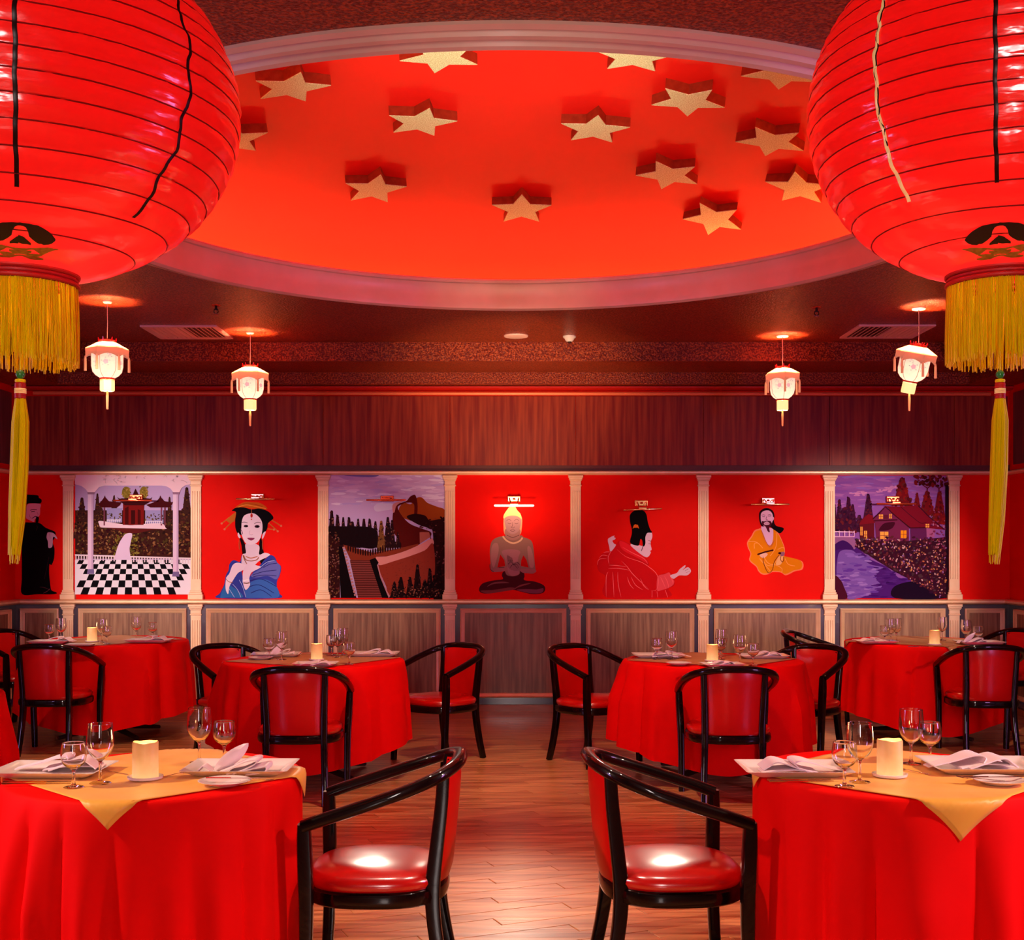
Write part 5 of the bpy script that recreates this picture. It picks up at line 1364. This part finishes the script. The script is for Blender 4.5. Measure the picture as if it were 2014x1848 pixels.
u.sm([(560,1040),(610,1040),(620,1130),(590,1250),(560,1330),(530,1250),(530,1110)], STL); u.sm([(970,1080),(1010,1090),(1045,1220),(1045,1320),(1000,1320),(980,1220)], STL); u.sm([(660,1130),(770,1110),(880,1130),(860,1210),(850,1330),(870,1400),(800,1430),(740,1400),(720,1300),(690,1210)], (170,110,115))
u.sm([(560,1345),(700,1320),(730,1340),(700,1370),(560,1385)], (165,100,100)); u.sm([(880,1350),(960,1345),(1060,1350),(1062,1390),(920,1395)], (170,100,100))
u.line([(670,950),(720,1005),(800,1035),(880,1005),(910,965)], 20, (225,175,140)); u.line([(515,1290),(520,1350),(560,1380)], 8, STD); u.line([(620,1330),(690,1325)], 8, STD)
u.part('hands'); u.sm([(720,1190),(740,1180),(790,1230),(800,1270),(860,1260),(880,1300),(890,1350),(830,1370),(760,1350),(725,1300)], (150,95,100))
for a in range(5): u.line([(725+a*14,1185+a*6),(740+a*12,1260)], 4, (60,25,35), False, True)
for L_ in ([(735,1290),(770,1260),(800,1290)],[(800,1300),(840,1265),(880,1300)],[(760,1330),(800,1290),(850,1340)],[(820,1290),(850,1300),(860,1330)]): u.line(L_, 6, (60,20,35), True, True)
u.part('head'); u.sm([(690,860),(700,930),(720,975),(800,1000),(870,970),(880,920),(880,860)], (168,115,110)); u.line([(720,935),(790,965),(870,935)], 6, STD)
u.sm([(682,740),(700,700),(790,690),(880,700),(905,745),(900,860),(885,930),(870,860),(710,860),(695,930),(680,850)], (232,165,120))
u.sm([(690,740),(720,712),(790,705),(860,712),(890,745),(885,820),(860,890),(790,925),(730,890),(700,820)], (178,128,130))
u.sm([(682,735),(684,690),(730,620),(760,590),(790,575),(820,590),(850,640),(885,680),(902,745),(850,708),(790,698),(730,708)], (238,205,130))
for L_ in ([(715,765),(745,745),(775,765)],[(805,765),(840,745),(870,765)],[(730,790),(755,800),(775,790)],[(812,790),(835,800),(860,790)],[(790,780),(785,830),(770,840),(800,850),(812,835)],[(760,880),(790,870),(820,880),(790,892),(760,880)]): u.line(L_, 4, (95,55,65), True, True)
u.flush()

# 5: man in red from behind
u = Mural('mural of a kneeling figure in a red robe with tall black hair', 1120, 6.161, 1258)
RL = (255,105,110)
u.part('robe')
u.sm([(610,1000),(700,1030),(800,1090),(880,1160),(960,1270),(960,1320),(1060,1420),(1200,1390),(1260,1440),(1270,1540),(1200,1590),(1190,1690),(450,1690),(445,1450),(360,1380),(335,1300),(360,1220),(410,1150),(500,1130),(560,1060)], (205,14,22))
u.sm([(610,1005),(740,1060),(860,1150),(955,1280),(800,1200),(640,1110)], (228,30,42))
u.sm([(1070,1440),(1150,1410),(1210,1390),(1240,1450),(1270,1500),(1230,1560),(1110,1605),(1060,1600)], (235,75,85))
for L_ in ([(575,1110),(690,1200),(860,1260),(960,1320),(1050,1400),(1080,1500),(1050,1600),(990,1610)],[(640,1080),(760,1150),(900,1220),(950,1290)],[(480,1300),(580,1305),(690,1320)],[(470,1340),(600,1340),(740,1365)],[(630,1250),(700,1320),(760,1400),(860,1500),(960,1590)],[(445,1690),(445,1450),(470,1380)],[(525,1380),(530,1500),(540,1690)],[(585,1380),(590,1520),(625,1690)],[(700,1440),(730,1530),(780,1590)],[(745,1440),(800,1540),(890,1600)],[(410,1150),(450,1140),(500,1140)],[(360,1215),(400,1180),(470,1190)],[(335,1300),(360,1230),(450,1220)],[(1100,1440),(1130,1500),(1170,1590)],[(1150,1430),(1190,1510),(1200,1580)],[(1200,1400),(1240,1470),(1260,1540)],[(1000,1610),(1000,1690)],[(1160,1600),(1190,1690)],[(1060,1620),(1070,1690)],[(860,1460),(900,1550),(960,1600)],[(480,1290),(470,1200),(520,1110)]):
    u.line(L_, 7, RL, True, False, True)
u.part('hands'); u.sm([(465,990),(500,960),(545,942),(540,962),(558,972),(548,990),(520,1005),(540,1040),(562,1060),(500,1135),(480,1070)], (228,190,205))
u.sm([(1220,1425),(1300,1395),(1335,1350),(1400,1300),(1400,1325),(1370,1360),(1430,1325),(1465,1350),(1468,1385),(1420,1425),(1330,1425),(1260,1465)], (228,190,205)); u.line([(1400,1370),(1440,1345)], 4, (120,20,30)); u.line([(1410,1395),(1462,1370)], 3, (150,60,70))
u.part('head'); u.sm([(920,960),(945,910),(995,905),(1003,960),(985,1010),(985,1060),(995,1110),(975,1130),(985,1150),(940,1205),(860,1165),(740,1060),(790,1040),(850,1060),(890,1060)], (232,195,212))
u.sm([(735,690),(790,640),(880,635),(930,680),(950,780),(975,860),(1000,905),(945,910),(920,960),(920,1040),(895,1075),(880,1000),(860,985),(845,1050),(820,1065),(745,1040),(735,1000),(755,920),(755,860),(735,780)], (8,3,5))
u.line([(870,1130),(885,1090),(890,1060)], 7, (15,4,8)); u.poly([(765,860),(780,815),(800,805),(830,815),(843,860),(825,845),(780,848)], (215,100,30)); u.line([(955,1000),(990,1010)], 4, (60,20,30)); u.line([(955,1040),(985,1045)], 4, (60,20,30))
u.flush()

# 6: seated man in yellow
u = Mural('mural of a bearded man in an orange robe seated with beads', 1380, 6.1615, 1507)
u.part('robe_edge')
ROB = [(690,862),(720,860),(780,960),(850,1000),(870,855),(920,900),(960,970),(1000,1070),(1010,1140),(1005,1190),(1120,1220),(1210,1250),(1235,1300),(1215,1355),(1130,1375),(1060,1410),(1010,1422),(960,1390),(860,1385),(800,1412),(730,1412),(685,1370),(660,1320),(600,1270),(575,1230),(590,1160),(560,1090),(552,1020),(600,950),(640,880)]
u.sm(ROB, (245,125,80)); cx_, cy_ = 850, 1150
u.part('robe'); u.sm([(cx_+(x-cx_)*.955, cy_+(y-cy_)*.945) for x, y in ROB], (222,122,8))
for L_ in ([(570,1015),(640,1015),(690,1040),(740,1095)],[(640,1100),(640,1040),(680,1030)],[(910,910),(905,1050),(880,1120),(830,1190)],[(700,1220),(760,1290),(830,1370)],[(830,1290),(900,1300),(970,1340),(970,1390)],[(1010,1220),(1050,1290),(1130,1310)],[(760,1210),(800,1270),(870,1290),(930,1200)],[(740,1240),(790,1300),(880,1310)],[(920,1110),(980,1085),(1000,1100)]): u.line(L_, 9, (245,150,70))
u.sm([(900,1290),(930,1200),(970,1180),(990,1200),(960,1290)], (240,170,110)); u.sm([(700,1180),(760,1150),(800,1170),(750,1215)], (232,170,150))
u.part('chest'); u.sm([(730,830),(830,850),(865,870),(862,1000),(830,1060),(790,1030),(750,930),(725,870)], (222,170,205)); u.line([(725,880),(770,1000),(830,1080),(880,1000)], 8, (190,90,60))
u.part('hair'); u.sm([(695,720),(700,660),(740,620),(800,610),(860,640),(882,700),(875,760),(900,820),(990,860),(950,915),(900,880),(850,850),(800,830),(730,830),(705,780)], (30,4,14)); u.sm([(850,850),(900,830),(995,855),(950,915),(890,880)], (14,2,5))
u.part('face'); u.sm([(715,720),(722,670),(760,642),(820,642),(856,680),(862,740),(845,800),(800,830),(750,825),(722,780)], (228,175,205)); u.sm([(868,715),(875,740),(855,770),(855,730)], (225,165,195))
u.sm([(728,770),(760,770),(790,762),(835,768),(848,800),(820,850),(825,900),(800,890),(770,830),(735,815)], (75,15,35)); u.sm([(755,790),(790,772),(820,790),(815,810),(765,812)], (222,170,195)); u.line([(765,795),(790,790),(815,795)], 5, (130,50,80))
for L_ in ([(725,695),(750,690),(770,698)],[(800,695),(820,688),(845,695)],[(735,712),(765,712)],[(805,708),(840,705)],[(790,710),(780,745),(800,752)]): u.line(L_, 5, (70,15,40))
u.part('hands'); u.sm([(950,1150),(1000,1140),(1000,1180),(960,1190)], (150,90,110)); u.line([(675,1172),(770,1140),(868,1118)], 18, (60,10,14), False); u.ell(945,1155,18,14,(60,10,14))
u.line([(745,1200),(750,1270),(790,1370),(820,1395),(860,1350),(880,1260),(935,1180)], 6, (90,30,15)); u.line([(960,1190),(955,1230),(975,1260),(992,1240),(990,1200)], 6, (90,30,15)); u.flush()

# 7: cottage by a river
u = Mural('mural of a cottage with lit windows beside a purple river and arched bridge', 1620, 6.161, 1752)
u.part('sky'); u.poly([(120,215),(1510,215),(1510,1700),(120,1700)], (140,80,160)); u.dabs(130, (130,220,1480,600), 90, [(150,90,165),(130,75,160),(165,100,170),(140,95,180)], 4, None, .14)
for x, y, w_ in ((340,440,150),(420,420,90),(650,400,160),(760,370,140),(830,360,90)): u.dabs(14, (x-20,y-14,x+w_,y+16), 26, [(205,130,180),(190,120,175)], x, None, .35)
u.part('trees')
TR = [(60,12,45),(80,18,40),(45,8,40),(100,25,35),(70,30,60)]
for k, (x, yb, yt, w_) in enumerate(((130,900,560,90),(190,900,500,110),(300,900,475,130),(350,900,560,120),(540,760,440,130),(430,900,690,140),(250,900,600,200))): u.tree(x, yb, yt, w_, TR, k, 50)
TR2 = [(110,12,22),(130,20,20),(80,8,20),(95,30,30)]
u.tree(950, 580, 240, 220, TR2, 21, 110); u.tree(1130, 600, 420, 80, TR2, 22, 40); u.tree(1250, 700, 410, 190, TR2, 23, 80); u.tree(1400, 800, 410, 170, TR2, 24, 80)
for x0, x1, y0_, y1_ in ((1110,1330,215,330),(1300,1500,215,340)): u.dabs(110, (x0,y0_,x1,y1_), 28, [(80,6,18),(110,15,25),(60,5,15)], x0)
for L_ in ([(1250,420),(1255,370),(1200,330)],[(1255,370),(1300,335)],[(1395,420),(1395,370),(1350,340)],[(1395,370),(1440,340)]): u.line(L_, 12, (90,10,30), False)
u.poly([(1470,330),(1510,330),(1510,1700),(1470,1700)], (30,4,20))
u.part('cottage')
u.poly([(430,810),(440,760),(540,690),(590,740),(610,800),(610,980),(440,980)], (95,15,30)); u.poly([(425,810),(480,730),(540,680),(590,700),(620,790)], (120,12,30))
u.poly([(590,740),(740,590),(900,740),(1030,850),(1030,1020),(640,1020),(620,780)], (110,30,70))
u.poly([(720,585),(930,590),(1130,575),(1250,700),(1450,870),(1320,860),(1230,850),(1050,850),(900,740),(780,610)], (115,10,32)); u.poly([(1050,850),(1250,850),(1260,1020),(1050,1020)], (90,25,75)); u.poly([(1240,850),(1340,860),(1340,960),(1245,960)], (160,80,130))
u.line([(590,745),(660,680),(745,595),(850,690),(1045,850),(1250,845)], 13, (60,4,22), False); u.line([(930,595),(1050,700),(1170,790),(1240,780)], 9, (75,5,28)); u.line([(1140,580),(1280,720),(1460,870)], 12, (60,5,30), False)
u.sm([(665,870),(720,800),(800,780),(860,785),(830,850),(760,880),(680,885)], (60,5,30)); u.poly([(600,755),(890,745),(890,760),(600,772)], (70,8,30))
WN = (240,160,70)
for x0, x1, y0_, y1_ in ((665,715,685,740),(790,822,680,735),(680,780,895,985),(930,1000,880,975),(1230,1275,800,845),(440,468,835,940),(485,522,885,985)):
    u.poly([(x0,y0_),(x1,y0_),(x1,y1_),(x0,y1_)], WN if x0 != 930 else (235,140,20)); u.line([((x0+x1)/2,y0_),((x0+x1)/2,y1_)], 5, (130,40,40), False); u.line([(x0,(y0_+y1_)/2),(x1,(y0_+y1_)/2)], 5, (130,40,40), False)
u.poly([(725,690),(775,690),(775,742),(725,742)], (90,20,40))
u.part('river'); u.poly([(120,1060),(380,1060),(560,1230),(760,1320),(900,1450),(1100,1500),(1250,1600),(1470,1700),(120,1700)], (72,22,110))
u.sm([(200,1130),(340,1120),(430,1200),(560,1290),(720,1330),(600,1380),(640,1480),(700,1560),(560,1640),(420,1700),(260,1690),(160,1450),(160,1250)], (120,80,165)); u.dabs(80, (180,1150,620,1680), 55, [(135,95,180),(110,70,160),(150,110,185),(95,50,150)], 6, None, .25); u.dabs(60, (600,1330,1250,1690), 60, [(60,10,100),(45,5,70),(80,30,120)], 7, None, .22)
u.sm([(120,1430),(200,1480),(240,1560),(280,1700),(120,1700)], (70,10,35)); u.sm([(850,1560),(1100,1500),(1300,1620),(1470,1700),(870,1700)], (25,3,30))
u.part('bridge'); u.sm([(120,960),(230,955),(340,965),(390,1030),(370,1110),(320,1060),(220,1020),(120,1080)], (150,90,140)); u.sm([(120,1060),(220,1000),(310,1040),(350,1110),(200,1110),(120,1120)], (60,15,90))
u.line([(120,895),(370,900)], 13, (235,180,215), False); u.line([(120,955),(370,955)], 10, (225,165,205), False); u.layer += 1
for x in (122,185,250,305,365): u.poly([(x-6,885),(x+6,885),(x+6,958),(x-6,958)], (232,175,212), True)
u.part('flower_bank')
u.poly([(380,980),(640,1010),(1000,1010),(1475,960),(1475,1700),(1350,1660),(1100,1500),(850,1370),(560,1190),(400,1090)], (52,10,30))
ins = lambda x, y: y > 960+max(0, (420-x))*.3 and y < 1080+(x-400)*.62 and x > 380
u.dabs(700, (380,960,1475,1690), 22, [(60,10,35),(80,15,40),(45,6,40),(90,30,40),(70,40,50)], 10, ins)
u.dabs(420, (380,980,1475,1690), 13, [(190,120,120),(150,70,90),(200,150,150),(170,90,60),(190,120,70),(140,90,150)], 11, ins)
u.dabs(130, (1050,560,1475,1100), 13, [(140,50,90),(180,100,140),(110,20,60),(90,10,50)], 12, lambda x, y: y > 600+abs(1300-x)*.2 and x > 1270)
u.flush()

# ---------------------------------------------------------------- picture lights
def picture_light(x, ybar, w_, ymount, label, lit=False, colr='brass', tiltz=0):
    X = wx(x)*(YW-.12)/YW; Zb = EYE+(CY-ybar)*(YW-.12)/F; hw = w_/2*(YW-.12)/F; Zm = Zb+.055 if ymount is None else EYE+(CY-ymount)*(YW-.03)/F
    t = thing('picture_light', label, 'picture light', (X, YW, Zb), 0, 'picture lights over the murals')
    m = MB(); m.tube([(-hw, -.12, -tiltz), (-hw+.006, -.12, -tiltz), (hw-.006, -.12, tiltz), (hw, -.12, tiltz)], [.005,.0085,.0085,.005], 10)
    m.build('tube', M['bulb'] if lit else M[colr], t)
    mt = M[colr]
    dz = Zm-Zb; h = .026
    m = MB(); m.bevbox(-.06, .06, -.028, 0, dz-h, dz+h, .006); m.build('wall_plate', mt, t, 0)
    for k in (-1, 1):
        m = MB(); m.tube(spline([(k*.042, -.028, dz), (k*.042, -.06, dz+.006), (k*.030, -.10, .02), (k*.028, -.12, .004)], 5), .0055, 8); m.build('bracket', mt, t)
    m = MB(); m.lathe([(.0001,.0),(.012,.002),(.014,.010),(.007,.018),(.0001,.019)], 12, (0,-.034,dz-.008)); m.build('knob', M['copper'], t)
    m = MB(); m.tube([(-.035,-.12,.011), (.035,-.12,.011)], .011, 8); m.build('holder', mt, t)
    if lit: point('picture_bulb', (X, YW-.15, Zb-.04), 1.2, (1, .68, .40), .02)
picture_light(261, 984, 76, 978, 'dull red picture light over the pavilion mural', False, 'copper')
picture_light(502, 981, 76, 976, 'thin brass picture light over the woman in blue')
picture_light(759, 983, 78, 980, 'dull red picture light over the mural of the winding wall', False, 'copper')
picture_light(1011, 994, 78, 981, 'bright lit picture light over the seated stone figure', True)
picture_light(1264, 1001.5, 76, 989, 'tilted brass picture light over the figure in red', tiltz=.006)
picture_light(1515, 991.5, 76, 984, 'thin brass picture light over the man in the orange robe')
picture_light(1763, 990.5, 78, 981, 'orange picture light over the cottage mural', False, 'copper')
